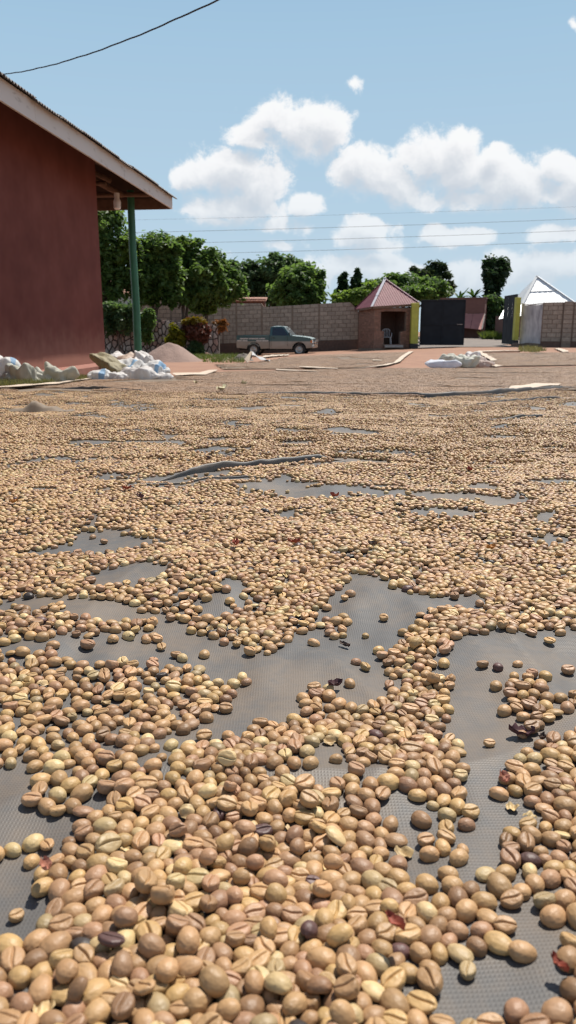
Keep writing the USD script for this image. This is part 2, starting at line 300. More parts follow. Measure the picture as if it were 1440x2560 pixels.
lampm = trimesh.creation.revolve(np.array([[0, -.095], [.045, -.09], [.066, -.07], [.07, .05], [.06, .075], [.05, .1], [.05, .2], [0, .2]]), sections=20); lampm.apply_translation(lp)
part(B, 'porch_lamp', lampm, M_white, smooth=40)
# wire leading off the roof
w0, w1 = at(8, 186, 9.0), at(560, -8, 5.2)
pts = [w0 + (w1 - w0) * t + [0, 0, -.07 * 4 * t * (1 - t) + .0015 * math.sin(t * 31) + .0012 * math.sin(t * 83)] for t in np.linspace(0, 1.35, 70)]
solo('service_wire', tube(pts, .005, 6), mat('black_rubber', (.03, .03, .032), .6), 'single dark wire rising from the corrugated roof edge into the sky', 'wire', loc=w0)
# power lines
M_wire = mat('line_wire', (.16, .17, .18), .6)
for i, (ul, vl, ur, vr, lab) in enumerate([(350, 577, 1440, 544, 'second of four power lines from the top, crossing the clouds'), (500, 603, 1440, 572, 'third of four power lines from the top, between clouds and trees'), (560, 630, 1440, 597, 'lowest of the four power lines above the trees'), (350, 545, 1440, 514, 'faintest and highest of the four power lines across the sky')]):
    a, b = at(ul - 700, vl + 22, 85), at(ur + 700, vr - 20, 78); P = []
    for t in np.linspace(0, 1, 60): q = a + (b - a) * t; q[2] -= .5 * 4 * t * (1 - t) - .3; P.append(q)
    solo('power_line', tube(P, .016 if i < 3 else .008, 5), M_wire, lab, 'power line', 'power lines across the sky', loc=a)

# ------------------------------------------------------------------ block walls of the yard
M_block = mat('grey_block', (.33, .265, .21), .92, scale=6, color2=(.24, .19, .15), bump=.5, bscale=45, dist=.01, rnd=.12)
M_mortar = mat('brown_mortar', (.22, .16, .12), .95, scale=7, color2=(.15, .11, .085))
M_brick = mat('red_brick', (.25, .125, .085), .92, scale=9, color2=(.17, .085, .06), bump=.4, bscale=50, dist=.006, rnd=.2)
M_brickd = mat('old_dark_brick', (.15, .085, .062), .95, scale=9, color2=(.10, .06, .045), bump=.4, bscale=50, dist=.006, rnd=.2)
M_conc = mat('concrete', (.34, .31, .28), .9, scale=6, color2=(.25, .22, .20), bump=.3, bscale=40, dist=.005)
def block_wall(t, P0, P1, z0, z1, top, mcol, panels, rng, bl=.43, rh=.232, base=.55, thick=.16, name='block', bmat=None, basebricks=None, jit=.012):
    """P0, P1: ends on plan; z0, z1: ground there; top(s): height of the top above that line; panels: s of the vertical joints."""
    P0, P1 = np.array([*P0, 0.]), np.array([*P1, 0.]); L = np.linalg.norm(P1 - P0); s_ = (P1 - P0) / L; n_ = np.array([s_[1], -s_[0], 0])
    if n_[1] > 0: n_ = -n_
    def W(s, h, o): return P0 + s_ * s + n_ * o + np.array([0, 0, z0 + (z1 - z0) * s / L + h])
    hs = np.linspace(0, L, 60); tp = np.array([top(s) for s in hs])
    def slab(o0, o1, lo, hi):
        v = []
        for s, h in zip(hs, hi): v += [W(s, lo, o0), W(s, h, o0), W(s, h, o1), W(s, lo, o1)]
        f = []
        for i in range(len(hs) - 1):
            for k in range(4): a, b = 4 * i + k, 4 * i + (k + 1) % 4; f += [[a, b, b + 4], [a, b + 4, a + 4]]
        k = 4 * (len(hs) - 1); f += [[0, 2, 1], [0, 3, 2], [k, k + 1, k + 2], [k, k + 2, k + 3]]
        m = trimesh.Trimesh(v, f, process=False); m.fix_normals(); return m
    part(t, 'mortar_bed', slab(-thick, 0, -.4, tp), mcol)
    if base: part(t, 'brick_footing', slab(.002, .045, -.4, np.full(len(hs), base)), M_brickd)
    edges = [0] + list(panels) + [L]; cnt = 0
    for a, b in zip(edges[:-1], edges[1:]):
        nrow = int((tp.max() - base) / rh) + 1
        for r in range(nrow):
            h0 = base + r * rh + .012; nb = max(1, round((b - a - .08) / bl)); w = (b - a - .08) / nb
            st = [a + .04 + w * k for k in range(nb + 1)]
            if r % 2 and nb > 1: st = [st[0]] + [x + w / 2 for x in st[:-1]] + [st[-1]]
            for x0, x1 in zip(st[:-1], st[1:]):
                if x1 - x0 < .05: continue
                x0, x1 = x0 + .012 + rng.uniform(0, .008), x1 - .012 - rng.uniform(0, .008)
                h1 = h0 + rh - .03 + rng.uniform(-.006, .006); tt = min(top(x0), top(x1))
                if h0 > tt - .05: continue
                h1 = min(h1, tt - .004)
                if cnt >= 300: continue
                o = .008 + rng.uniform(0, jit); q = [W(s, h, d) for d in (-.03, o) for s, h in ((x0, h0), (x1, h0), (x1, h1), (x0, h1))]
                q = np.array(q); c = q[4:].mean(0); q[4:] = q[4:] + (c - q[4:]) * .025
                f = [[4, 5, 6], [4, 6, 7], [0, 1, 5], [0, 5, 4], [1, 2, 6], [1, 6, 5], [2, 3, 7], [2, 7, 6], [3, 0, 4], [3, 4, 7]]
                m = trimesh.Trimesh(q, f, process=False)
                part(t, name, m, bmat or M_block); cnt += 1
    return W, L
rng = np.random.default_rng(11)
def zg(u, v, Y): return zv(v, Y)
# main wall behind the truck
YA, YB = 46.0, 45.0
PA, PB = (ux(512, YA), YA), (ux(897, YB), YB); zA, zB = zv(884, YA), zv(873, YB)
LW = math.dist(PA, PB)
def uS(u): return (ux(u, 45.6) - PA[0]) / (PB[0] - PA[0]) * LW
def wtop(s):
    u = 512 + (897 - 512) * s / LW
    if u < 556: v = 764
    elif u < 656: v = 761.5
    elif u < 875: v = 771 - 11 * (u - 656) / 219
    else: v = 760 + (u - 875) * 1.1
    vb = 884 - 11 * s / LW
    return (vb - v) / 1954 * 45.6
WM = thing('block_wall', 'long grey concrete block wall running behind the parked pickup truck', 'wall', (*PA, zA), 'block walls of the yard')
block_wall(WM, PA, PB, zA, zB, wtop, M_mortar, [uS(u) for u in (556, 591, 655, 731, 797)], rng)
# reddish stretch of wall behind the garden trees
YL = 47.0
PC, PD = (ux(250, YL), YL), (ux(511, 46.3), 46.3)
WL = thing('block_wall', 'brownish block wall behind the tree trunks, above the rubble stone bed', 'wall', (*PC, zv(886, YL)), 'block walls of the yard')
M_blockr = mat('brown_block', (.34, .235, .18), .92, scale=6, color2=(.27, .18, .135), bump=.4, bscale=45, dist=.01, rnd=.12)
block_wall(WL, PC, PD, zv(886, YL), zv(884, YL), lambda s: 3.2, M_mortar, [2.2, 4.4], rng, base=1.2, bmat=M_blockr)
# right block wall with a pier
YR0, YR1 = 42.0, 40.0
PE, PF = (ux(1353, YR0), YR0), (ux(1700, YR1), YR1)
WR = thing('block_wall', 'block wall with a pier at the right edge, below the white metal roof', 'wall', (*PE, zv(867, YR0)), 'block walls of the yard')
Wf, LR = block_wall(WR, PE, PF, zv(867, YR0), zv(869, YR1), lambda s: 2.30 + .04 * min(s, 3) / 3, M_mortar, [1.06, 1.55, 3.3, 5.2], rng, base=.28)
pier = cat([bx(Wf(1.30, 1.12, .06), (.46, .10, 2.36), R=trimesh.transformations.rotation_matrix(math.atan2(PF[1] - PE[1], PF[0] - PE[0]), [0, 0, 1]))])
part(WR, 'pier', pier, M_mortar)
for r in range(9):
    c = Wf(1.30, .28 + .232 * r + .116, .112); part(WR, 'block', rbox(c, (.43, .03, .2), .006, R=trimesh.transformations.rotation_matrix(math.atan2(PF[1] - PE[1], PF[0] - PE[0]), [0, 0, 1])), M_block)
# plastered curved-top wall by the right gate post
M_plast = mat('stained_white_plaster', (.52, .49, .49), .9, scale=1.6, color2=(.27, .25, .26), vscale=(1.6, 1.6, .55), lo=.36, hi=.6, bump=.2, bscale=30, dist=.005)
Yp0, Yp1 = 43.2, 42.05
a0, a1 = np.array([ux(1300, Yp0), Yp0, 0]), np.array([ux(1353, Yp1), Yp1, 0]); Lp = np.linalg.norm(a1 - a0); sp = (a1 - a0) / Lp
zb = zv(869, 42.6)
poly = Polygon([(0, -.3), (Lp, -.3), (Lp, 2.30)] + [(Lp * t, 2.22 + .09 * (1 - t) ** 6 + .05 * t * t) for t in np.linspace(.95, 0, 14)])
PW = thing('plaster_wall', 'stained white plastered wall beside the right yellow gate post', 'wall', (a0[0], a0[1], zb))
part(PW, 'wall', prism(poly, .16, frame(a0 + [0, 0, zb], sp, up, np.cross(sp, up)) @ trimesh.transformations.translation_matrix([0, 0, -.16])), M_plast)
part(PW, 'coping', prism(Polygon([(0, 2.33), (Lp * .3, 2.252), (Lp, 2.302), (Lp, 2.34), (Lp * .3, 2.29), (0, 2.37)]), .22, frame(a0 + [0, 0, zb], sp, up, np.cross(sp, up)) @ trimesh.transformations.translation_matrix([0, 0, -.19])), M_conc)
part(PW, 'base_band', prism(Polygon([(0, -.3), (Lp, -.3), (Lp, .22), (Lp * .4, .26), (0, .18)]), .02, frame(a0 + [0, 0, zb], sp, up, np.cross(sp, up)) @ trimesh.transformations.translation_matrix([0, 0, .002])), M_mortar)

# ------------------------------------------------------------------ gate
M_yel = mat('yellow_green_paint', (.42, .40, .06), .7, scale=4, color2=(.33, .31, .05), bump=.1, bscale=30, dist=.003)
M_gate = mat('black_gate_paint', (.018, .021, .026), .7, scale=3, color2=(.013, .015, .019), spec=.15)
M_dark = mat('dark_base', (.035, .03, .028), .9)
def pillar(name, u0, u1, v0, v1, Y, depth, label):
    x0, x1 = ux(u0, Y), ux(u1, Y); z0, z1 = zv(v1, Y), zv(v0, Y)
    t = thing(name, label, 'gate post', ((x0 + x1) / 2, Y + depth / 2, z0 - .1), 'yellow gate posts')
    part(t, 'shaft', rbox(((x0 + x1) / 2, Y + depth / 2, (z0 + z1) / 2 + .06), (x1 - x0, depth, z1 - z0 - .12), .02), M_yel)
    part(t, 'base', rbox(((x0 + x1) / 2, Y + depth / 2, z0 - .1), (x1 - x0 + .02, depth + .02, .42), .02), M_dark); return t
g1 = pillar('gate_post', 1028, 1046.5, 757, 865, 42.6, .42, 'yellow gate post on the left, between brick kiosk and black gate leaf')
for v in (846, 856, 864, 762): part(g1, 'hinge_lug', rbox(at(1048.5, v, 42.62) + [0, .1, 0], (.09, .16, .10), .02), M_conc)
pillar('gate_post', 1287, 1298, 743, 856, 42.9, .42, 'slim yellow gate post on the right, beside the plastered wall')
solo('boulder', trimesh.Trimesh(*(lambda m: ((m.vertices * [.24, .2, .17]) * (1 + .25 * (meshkit.fbm(m.vertices * 1.7 + 3, 3, 2)[:, None] - .5)) + on(ux(1291, 42.4), 42.4, .06), m.faces))(trimesh.creation.icosphere(3)), process=False), mat('brown_rock', (.16, .10, .075), .95, scale=6, bump=.5), 'brown boulder at the foot of the right gate post', 'boulder', smooth=30, loc=on(ux(1291, 42.4), 42.4))
def leaf_gate(pA, pB, zb, zt, label):
    pA, pB = np.array([*pA, 0.]), np.array([*pB, 0.]); L = np.linalg.norm(pB - pA); s = (pB - pA) / L; n = np.cross(s, up); n = n if n[1] < 0 else -n
    t = thing('gate_leaf', label, 'gate', (*pA[:2], zb), 'black metal gate leaves')
    T = np.eye(4); T[:3, 0], T[:3, 1], T[:3, 2] = s, np.cross(up, s), up
    k = 6
    for i in range(k):
        c = pA + s * L * (i + .5) / k + [0, 0, (zb + zt) / 2]; part(t, 'panel', bx(c + n * (.008 * (i % 2)), (L / k + (.012 if i % 2 else 0), .005, zt - zb - .1), T), M_gate)
    for c, sz in ((pA + s * .03, 0), (pB - s * .03, 0), ((pA + pB) / 2, 0)):
        part(t, 'stile', rbox(c + n * .02 + [0, 0, (zb + zt) / 2], (.06, .05, zt - zb), .006, T), M_gate)
    for h in (zb + .03, zt - .03, (zb + zt) / 2 - .1): part(t, 'rail', rbox((pA + pB) / 2 + n * .02 + [0, 0, h], (L - .125, .045, .06), .006, T), M_gate)
    part(t, 'bolt', bx(pB - s * .25 + n * .05 + [0, 0, zb + 1.1], (.3, .03, .03), T), M_conc); return t
leaf_gate((ux(1050, 42.9), 42.9), (ux(1161, 42.3), 42.3), zv(863, 42.5), zv(749, 42.5), 'closed black sheet metal gate leaf between kiosk post and gateway')
leaf_gate((ux(1287.5, 43.15), 43.15), (ux(1287, 43.15) + .02, 45.7), zv(861, 43.2), zv(735, 43.2), 'opened black gate leaf seen edge on at the right post')

# ------------------------------------------------------------------ brick kiosk with magenta roof
M_mag = mat('magenta_roof_paint', (.21, .068, .082), .6, scale=3, color2=(.165, .05, .062), spec=.3)
M_cap = mat('bare_metal_cap', (.62, .60, .62), .38, metal=.75, var=.15)
C0, C1, C2, AP = at(930, 766.5, 42.2), at(1050, 759, 43.2), at(886, 774, 44.6), at(963, 699, 44.2); C3 = C1 + C2 - C0
K = thing('brick_kiosk', 'small brick gatehouse kiosk under a magenta pyramid roof', 'kiosk', on((C0[0] + C1[0]) / 2, 43))
def rib_face(A, Bp, P, n, amp=.012):
    """corrugated triangle: eave A-B, apex P."""
    N = n * 4 + 1; nn = np.cross(Bp - A, P - A); nn /= np.linalg.norm(nn); nn = nn if nn[2] > 0 else -nn
    rows = []
    for t in np.linspace(0, 1, 9):
        pr = []
        for k in np.linspace(0, 1, N):
            # ribs run straight up the slope: foot position k along the eave, kept inside the triangle
            q = A + (Bp - A) * (k if t == 0 else (k))
            base = A + (Bp - A) * k; l = (P - A) * t; r = (P - Bp) * t
            lim0 = A + l; lim1 = Bp + r; sN = (Bp - A) / np.linalg.norm(Bp - A)
            x = np.dot(base - A, sN); x0 = np.dot(lim0 - A, sN); x1 = np.dot(lim1 - A, sN)
            xc = min(max(x, x0), x1); w = (lim0 + (lim1 - lim0) * ((xc - x0) / max(x1 - x0, 1e-6)))
            pr.append(w + nn * amp * (1 if (int(round(k * n * 4)) % 4) in (1, 2) else 0))
        rows.append(pr)
    return grid(np.array(rows))
for A, Bp, n in ((C0, C1, 20), (C2, C0, 16), (C1, C3, 16), (C3, C2, 20)): part(K, 'roof_face', rib_face(A, Bp, AP, n), M_mag)
part(K, 'hip_cap', bar(C0 + (AP - C0) * -.02 + [0, 0, .03], C0 + (AP - C0) * .38 + [0, 0, .035], .13, .03), M_cap)
part(K, 'hip_cap', bar(C0 + (AP - C0) * .36 + [0, 0, .05], AP + [0, 0, .05], .15, .035), M_cap)
part(K, 'hip_cap', bar(C1 + [0, 0, .03], AP + [0, 0, .05], .10, .03), mat('pinkish_cap', (.55, .38, .40), .45, metal=.4))
part(K, 'hip_cap', bar(C2 + [0, 0, .03], AP + [0, 0, .04], .10, .03), M_mag)
part(K, 'finial', rbox(AP + [0, 0, .08], (.10, .10, .12), .02), M_cap)
part(K, 'eave_board', bar(C0 + [.05, .06, -.05], C1 + [-.05, .06, -.05], .03, .14), M_timber)
part(K, 'eave_board', bar(C0 + [.0, .08, -.05], C2 + [.05, -.0, -.05], .03, .12), M_timber)
zf = zv(868, 43.2); zt_ = zv(769, 43)
k0 = at(934, 870, 42.5)[:2]; kr = np.array([ux(1030, 43.15), 43.15]); kl = np.array([ux(897, 44.4), 44.4])
def brick_face(p, q, zb, zt, holes, rng, tn, wid=.225, hh=.078, dep=.2):
    p, q = np.array([*p, 0.]), np.array([*q, 0.]); L = np.linalg.norm(q - p); s = (q - p) / L; n = np.cross(s, up); n = n if n[1] < 0 else -n
    T = np.eye(4); T[:3, 0], T[:3, 1], T[:3, 2] = s, np.cross(up, s), up
    body = sbox(0, zb - .5, L, zt)
    for hl in holes: body = body.difference(hl)
    F = frame(p, s, up, np.cross(s, up)); sign = 1 if np.dot(np.cross(s, up), n) > 0 else -1
    for g in getattr(body, 'geoms', [body]):
        m = trimesh.creation.extrude_polygon(g, dep, engine='earcut'); m.apply_translation([0, 0, -dep if sign > 0 else 0]); m.apply_transform(F); part(tn, 'wall', m, M_mortar)
    rows = int((zt - zb) / hh)
    for r in range(rows):
        x = -wid * (.5 if r % 2 else 0)
        while x < L:
            x0, x1 = max(x, .0) + .006, min(x + wid, L) - .006; x += wid
            if x1 - x0 < .04: continue
            h0 = zb + r * hh + .006; h1 = h0 + hh - .016
            b_ = sbox(x0, h0, x1, h1)
            for hl in holes: b_ = b_.difference(hl)
            if b_.is_empty or b_.area < .3 * (x1 - x0) * (h1 - h0): continue
            x0, h0, x1, h1 = b_.bounds
            o = rng.uniform(.006, .022)
            part(tn, 'brick', bx(p + s * (x0 + x1) / 2 + n * (o / 2 - .01) + [0, 0, (h0 + h1) / 2], (x1 - x0, o + .02, h1 - h0), T), M_brick)
Lf = math.dist(k0, kr); sf = Lf / (1030 - 934)
hole = unary_union([sbox((950 - 934) * sf, zv(829, 42.8), (1014 - 934) * sf, zv(778, 42.8)), sbox((959 - 934) * sf, zv(861, 42.8), (1000.5 - 934) * sf, zv(828, 42.8))])
brick_face(k0, kr, zf - .05, zt_ - .02, [hole], rng, K)
brick_face(k0 + np.array([-.012, .012]), kl, zf - .05, zt_ - .02, [], rng, K)
krb = kr + (kl - k0)
for p, q in ((kl, krb), (kr, krb)):
    d = (np.array(q) - p); L = np.linalg.norm(d); c = np.array([*((np.array(p) + q) / 2), (zf + zt_) / 2 - .1])
    part(K, 'rear_wall', bx(c, (L - .02, .18, zt_ - zf + .3), trimesh.transformations.rotation_matrix(math.atan2(d[1], d[0]), [0, 0, 1])), M_brickd)
part(K, 'step', rbox(at(985, 865, 42.35) + [0, .2, -.02], (1.0, .5, .14), .02), M_conc)
part(K, 'floor', bx([(k0[0] + krb[0]) / 2, (k0[1] + krb[1]) / 2, zf - .12], (2.0, 2.0, .1)), M_mortar)
# chair inside the kiosk
ch = at(966, 863, 43.1); M_chair = mat('grey_white_plastic', (.36, .36, .37), .5, var=.1)
CH = thing('plastic_chair', 'pale plastic armchair standing in the kiosk doorway', 'chair', ch)
part(CH, 'seat', rbox(ch + [0, 0, .43], (.46, .44, .03), .012), M_chair)
for sx in (-1, 1):
    for sy in (-1, 1): part(CH, 'leg', tube([ch + [sx * .24, sy * .23, 0], ch + [sx * .2, sy * .19, .43]], [.022, .026], 6), M_chair, smooth=True)
    part(CH, 'armrest', tube([ch + [sx * .23, -.2, .43], ch + [sx * .25, -.2, .62], ch + [sx * .26, -.1, .66], ch + [sx * .25, .2, .68]], .02, 6), M_chair, smooth=True)
for k in range(5): part(CH, 'back_slat', tube([ch + [-.17 + .085 * k, .2, .44], ch + [-.18 + .09 * k, .25, .65], ch + [-.19 + .095 * k, .3, .84 + .02 * (2 - abs(k - 2))]], .018, 6), M_chair, smooth=True)
part(CH, 'back_rail', tube([ch + [-.22, .27, .78], ch + [-.12, .3, .87], ch + [.12, .3, .87], ch + [.22, .27, .78]], .025, 6), M_chair, smooth=True)

# ------------------------------------------------------------------ buildings beyond the walls
M_rust = mat('rusty_roof', (.36, .19, .13), .8, scale=5, color2=(.22, .10, .07), metal=.1)
M_brown = mat('brown_house_wall', (.17, .085, .065), .92, scale=5, color2=(.12, .06, .05))
Yh = 52.0
H = thing('rusty_roofed_shed', 'brick shed with two flat rusty roofs peeping over the block wall', 'shed', (ux(610, Yh), Yh, zv(886, Yh)))
for u0, u1, vt, dep in ((558, 588, 745, 3.0), (588.5, 664, 750, 2.4)):
    x0, x1 = ux(u0, Yh), ux(u1, Yh); zt = zv(vt, Yh)
    part(H, 'wall', bx(((x0 + x1) / 2, Yh + .3 + dep / 2, (zt + 0) / 2 - .3), (x1 - x0 - .1, dep, zt + .6)), M_brown)
    rr = rbox(((x0 + x1) / 2, Yh + dep / 2, zt + .09), (x1 - x0 + .12, dep + .9, .07), .01, R=trimesh.transformations.rotation_matrix(.1, [1, 0, 0])); part(H, 'roof', rr, M_rust)
    part(H, 'roof_edge', rbox(((x0 + x1) / 2, Yh - .47, zt + .02), (x1 - x0 + .1, .03, .10), .005), M_rust)
part(H, 'window', bx((ux(572, Yh), Yh + .28, zv(755, Yh)), (.5, .04, .3)), M_dark)
# white house between tree trunks on the left
Yw = 41.0
WH = thing('pale_house', 'pale plastered house half hidden behind the left trees and hedge', 'house', (ux(285, Yw), Yw, zv(880, Yw)))
M_pale = mat('pale_plaster', (.60, .60, .62), .9, var=.15, scale=2)
x0, x1 = ux(180, Yw), ux(312, Yw)
part(WH, 'wall', bx(((x0 + x1) / 2, Yw + 2, zv(810, Yw)), (x1 - x0, 4, zv(735, Yw) - zv(885, Yw))), M_pale)
part(WH, 'roof', prism(Polygon([(-.4, 0), (4.4, 0), (2, 1.2)]), x1 - x0 + .6, frame((x0 - .3, Yw, zv(735, Yw)), np.array([0, 1., 0]), up, np.array([1., 0, 0]))), M_rust)
part(WH, 'window', bx((ux(272, Yw), Yw - .01, zv(752, Yw)), (.22, .05, .9)), M_dark)
# shop across the road
Ys = 58.0
SH = thing('roadside_shop', 'dark brick shop with dusty pink lean-to roof across the road', 'shop', (ux(1170, Ys), Ys, float(G(ux(1170, Ys), Ys))))
xa, xb = ux(1090, Ys + 1.5), ux(1209, Ys); zt = zv(746, Ys); zb2 = float(G(13, Ys)) - .4
ang = math.atan2(-1.2, xb - xa); Rz = trimesh.transformations.rotation_matrix(ang, [0, 0, 1])
LL = xb - xa; ctr = np.array([(xa + xb) / 2, Ys + .6 + 2, 0])
def sh(lx, ly, z): return (Rz[:3, :3] @ np.array([lx, ly, 0])) + np.array([xb, Ys, z])
part(SH, 'wall', bx(sh(-LL / 2, 2.0, (zt + zb2) / 2), (LL, 4, zt - zb2), Rz), mat('shop_brick', (.17, .075, .058), .92, scale=4, color2=(.13, .055, .045), vscale=(1, 1, 6)))
part(SH, 'parapet', bx(sh(-LL / 2, 2.0, zt + .04), (LL + .1, 4.1, .08), Rz), M_brown)
M_pink = mat('dusty_pink_sheet', (.44, .19, .16), .7, scale=2, color2=(.36, .15, .13), metal=.1)
for k in range(4):
    w = LL / 4; a, b = -LL + k * w + .01, -LL + (k + 1) * w - .01
    top_z, low_z = zv(783, Ys), zv(824, Ys) + .10 * (3 - k) * .9
    P = np.array([[sh(a, -.02, top_z), sh(b, -.02, top_z)], [sh(a, -1.25, low_z + .08), sh(b, -1.25, low_z)]]); part(SH, 'awning_sheet', cat([grid(P), grid((P - [0, 0, .02])[:, ::-1])]), M_pink)
part(SH, 'gutter', bar(sh(.02, .0, zv(785, Ys)), sh(.02, -1.25, zv(823, Ys)), .08, .08), M_conc)
part(SH, 'door', bx(sh(-2.1, -.03, zb2 + 1.2), (1.3, .06, 2.0), Rz), mat('dark_green_door', (.03, .055, .04), .6))
part(SH, 'door', bx(sh(-.75, -.03, zb2 + 1.2), (.9, .06, 2.0), Rz), mat('brown_door', (.13, .055, .04), .7))
# little house and large white metal roof on the right
M_zinc = mat('white_metal_roof', (.80, .80, .80), .45, scale=1.2, color2=(.70, .70, .70), metal=.15)
M_zincd = mat('grey_metal_cap', (.52, .53, .54), .5, metal=.3, var=.1)
Yz = 60.0
HZ = thing('white_roofed_house', 'house with a steep white metal pyramid roof behind the right wall', 'house', (ux(1365, Yz), Yz, float(G(ux(1365, Yz), Yz))))
z0r = zv(764, Yz); Q0, Q1 = np.array([ux(1302, Yz), Yz, z0r]), np.array([ux(1434, Yz), Yz, zv(758, Yz)]); AQ = np.array([ux(1355, Yz), Yz + 2.2, zv(691, Yz + 2.2)])
Q2, Q3 = Q0 + [-.05, 4.2, 0], Q1 + [0, 4.2, 0]
for A, Bp, n in ((Q0, Q1, 10), (Q2, Q0, 10), (Q1, Q3, 10), (Q3, Q2, 10)): part(HZ, 'roof_face', rib_face(A, Bp, AQ, n, .012), M_zinc)
part(HZ, 'hip_cap', bar(Q0 + [-.05, 0, .05], AQ + [0, 0, .05], .22, .04), M_zincd); part(HZ, 'hip_cap', bar(Q1 + [0, 0, .03], AQ + [0, 0, .05], .22, .04), M_zinc)
mid = .46
part(HZ, 'sheet_lap', bar(Q0 + (AQ - Q0) * mid + [0, -.02, .02], Q1 + (AQ - Q1) * mid + [0, -.02, .02], .06, .02), M_zincd)
part(HZ, 'wall', bx((Q0 + Q3) / 2 * [1, 1, 0] + [0, 0, (z0r + .3) / 2], (Q1[0] - Q0[0] - .4, 3.6, z0r - .3)), M_brown)
Yk = 55.0
LH = thing('lean_to_house', 'low brown house with a grey metal lean-to roof beyond the gateway', 'house', (ux(1268, Yk), Yk, float(G(ux(1268, Yk), Yk))))
xa, xb = ux(1246, Yk), ux(1330, Yk)
P = np.array([[[xa - .1, Yk - .3, zv(797.5, Yk)], [xb, Yk - .3, zv(785, Yk)]], [[ux(1283, Yk) - .1, Yk + 1.8, zv(762, Yk + 1.8)], [xb, Yk + 1.8, zv(762, Yk + 1.8)]]])
part(LH, 'roof', cat([grid(P), grid((P - [0, 0, .04])[:, ::-1])]), M_zinc)
part(LH, 'wall', bx(((ux(1256, Yk) + xb) / 2, Yk + 1, zv(817, Yk)), (xb - ux(1256, Yk), 2, zv(793, Yk) - zv(848, Yk))), M_brown)
# ------------------------------------------------------------------ rubble stone bed on the left
YS_ = 33.0
M_stone = mat('rubble_stone', (.40, .33, .28), .92, scale=5, color2=(.26, .20, .17), bump=.6, bscale=30, dist=.012, rnd=.25)
M_smort = mat('stone_mortar', (.09, .07, .06), .95, scale=8)
xl, xr = ux(215, YS_), ux(549, YS_); zb = zv(887, YS_); hS = zv(797, YS_) - zb
SW = thing('rubble_wall', 'rubble stone retaining wall of the raised garden bed', 'wall', (xl, YS_, zb))
def stop(x): return hS * (1 - .0) - .10 * ss(xr - 1.2, xr, x) - .12 * ss(-5.6, -4.6, x)
xx = np.linspace(xl, xr - .05, 30); outline = Polygon([(xl, -.5)] + [(xr - .05, -.5)] + [(x, stop(x)) for x in xx[::-1]])
part(SW, 'core', prism(outline, .45, frame((0, YS_ + .03, zb), np.array([1., 0, 0]), up, np.array([0, -1., 0])) @ trimesh.transformations.translation_matrix([0, 0, -.45])), M_smort)
part(SW, 'return_wall', bar((xr - .30, YS_ + .2, zb + hS / 2 - .35), (xr - 1.55, YS_ + 11, zb + hS / 2 - .35), .4, hS + .2), M_stone)
r_ = np.random.default_rng(5); sites = []
for i in range(22):
    for j in range(8): sites.append((xl + (i + .5 + r_.uniform(-.42, .42) + .5 * (j % 2)) * (xr - xl) / 22, (j + .5 + r_.uniform(-.4, .4)) * (hS + .1) / 8 * 1.0))
vor = voronoi_diagram(shapely.MultiPoint([(x / .62, y) for x, y in sites]))
M_sv = [M_stone, mat('rubble_stone_pale', (.42, .35, .31), .92, scale=5, color2=(.27, .22, .19), bump=.6, bscale=30, dist=.012), mat('rubble_stone_pink', (.36, .24, .20), .92, scale=5, color2=(.24, .16, .13), bump=.6, bscale=30, dist=.012)]
for g in vor.geoms:
    g = shapely.affinity.scale(g, .62, 1, origin=(0, 0)) if hasattr(shapely, 'affinity') else g
    g = g.intersection(outline).buffer(-.022).simplify(.01)
    if g.is_empty or g.geom_type != 'Polygon' or g.area < .01 or g.bounds[3] < .02: continue
    a = np.array(g.exterior.coords)[:-1]; c = a.mean(0); pr = r_.uniform(.03, .085); tl = r_.uniform(-.03, .03, 2); rings = []
    for sc, dep in ((1, -.02), (1, pr * .75), (.93, pr)):
        q = c + (a - c) * sc; rings.append(np.stack([q[:, 0], YS_ - dep - (q - c) @ tl * (dep > 0), zb + q[:, 1]], 1))
    n = len(a); V = np.vstack(rings + [[[c[0], YS_ - pr * 1.08, zb + c[1]]]]); f = []
    for k in range(2):
        for i in range(n): j = (i + 1) % n; f += [[k * n + i, k * n + j, (k + 1) * n + j], [k * n + i, (k + 1) * n + j, (k + 1) * n + i]]
    f += [[2 * n + i, 2 * n + (i + 1) % n, 3 * n] for i in range(n)]
    sm = trimesh.Trimesh(V, f, process=False)
    if sm.face_normals[:, 1].mean() > 0: sm.invert()
    part(SW, 'stone', sm, M_sv[r_.integers(3)])
bed = []
for y in np.linspace(YS_ + .3, 46.2, 10): bed.append([[x, y, zb + stop(min(x, xr - .3)) - .08 + .05 * math.sin(x * 3 + y)] for x in np.linspace(xl - 4, xr - .3 - .118 * (y - YS_), 14)])
solo('garden_bed', grid(np.array(bed)), mat('bed_soil', (.16, .095, .065), .95, scale=2, color2=(.07, .09, .03)), kind='structure', smooth=True)
ZBED = zb + hS - .1

# ------------------------------------------------------------------ vegetation
def leafmat(name, c, c2, tr=.3): return mat(name, c, .5, scale=1.1, color2=c2, island=.38, trans=tr, spec=.35)
L_fresh = leafmat('fresh_leaf', (.25, .34, .075), (.17, .26, .055), .55)
L_mid = leafmat('mid_leaf', (.19, .28, .075), (.12, .20, .055), .55)
L_deep = leafmat('deep_leaf', (.14, .21, .08), (.09, .15, .06), .5)
L_cyp = leafmat('dark_leaf', (.055, .095, .035), (.04, .075, .03), .36)
L_yel = leafmat('yellow_leaf', (.34, .28, .02), (.16, .18, .02))
L_red = leafmat('red_leaf', (.22, .07, .05), (.12, .045, .035))
L_org = leafmat('orange_leaf', (.40, .15, .06), (.26, .12, .04))
L_gold = leafmat('golden_leaf', (.36, .22, .02), (.2, .15, .02))
L_ban = leafmat('banana_leaf', (.075, .14, .035), (.05, .095, .025), .35)
M_bark = mat('brown_bark', (.12, .08, .055), .95, scale=8, color2=(.07, .045, .035), bump=.5, bscale=30, dist=.01)
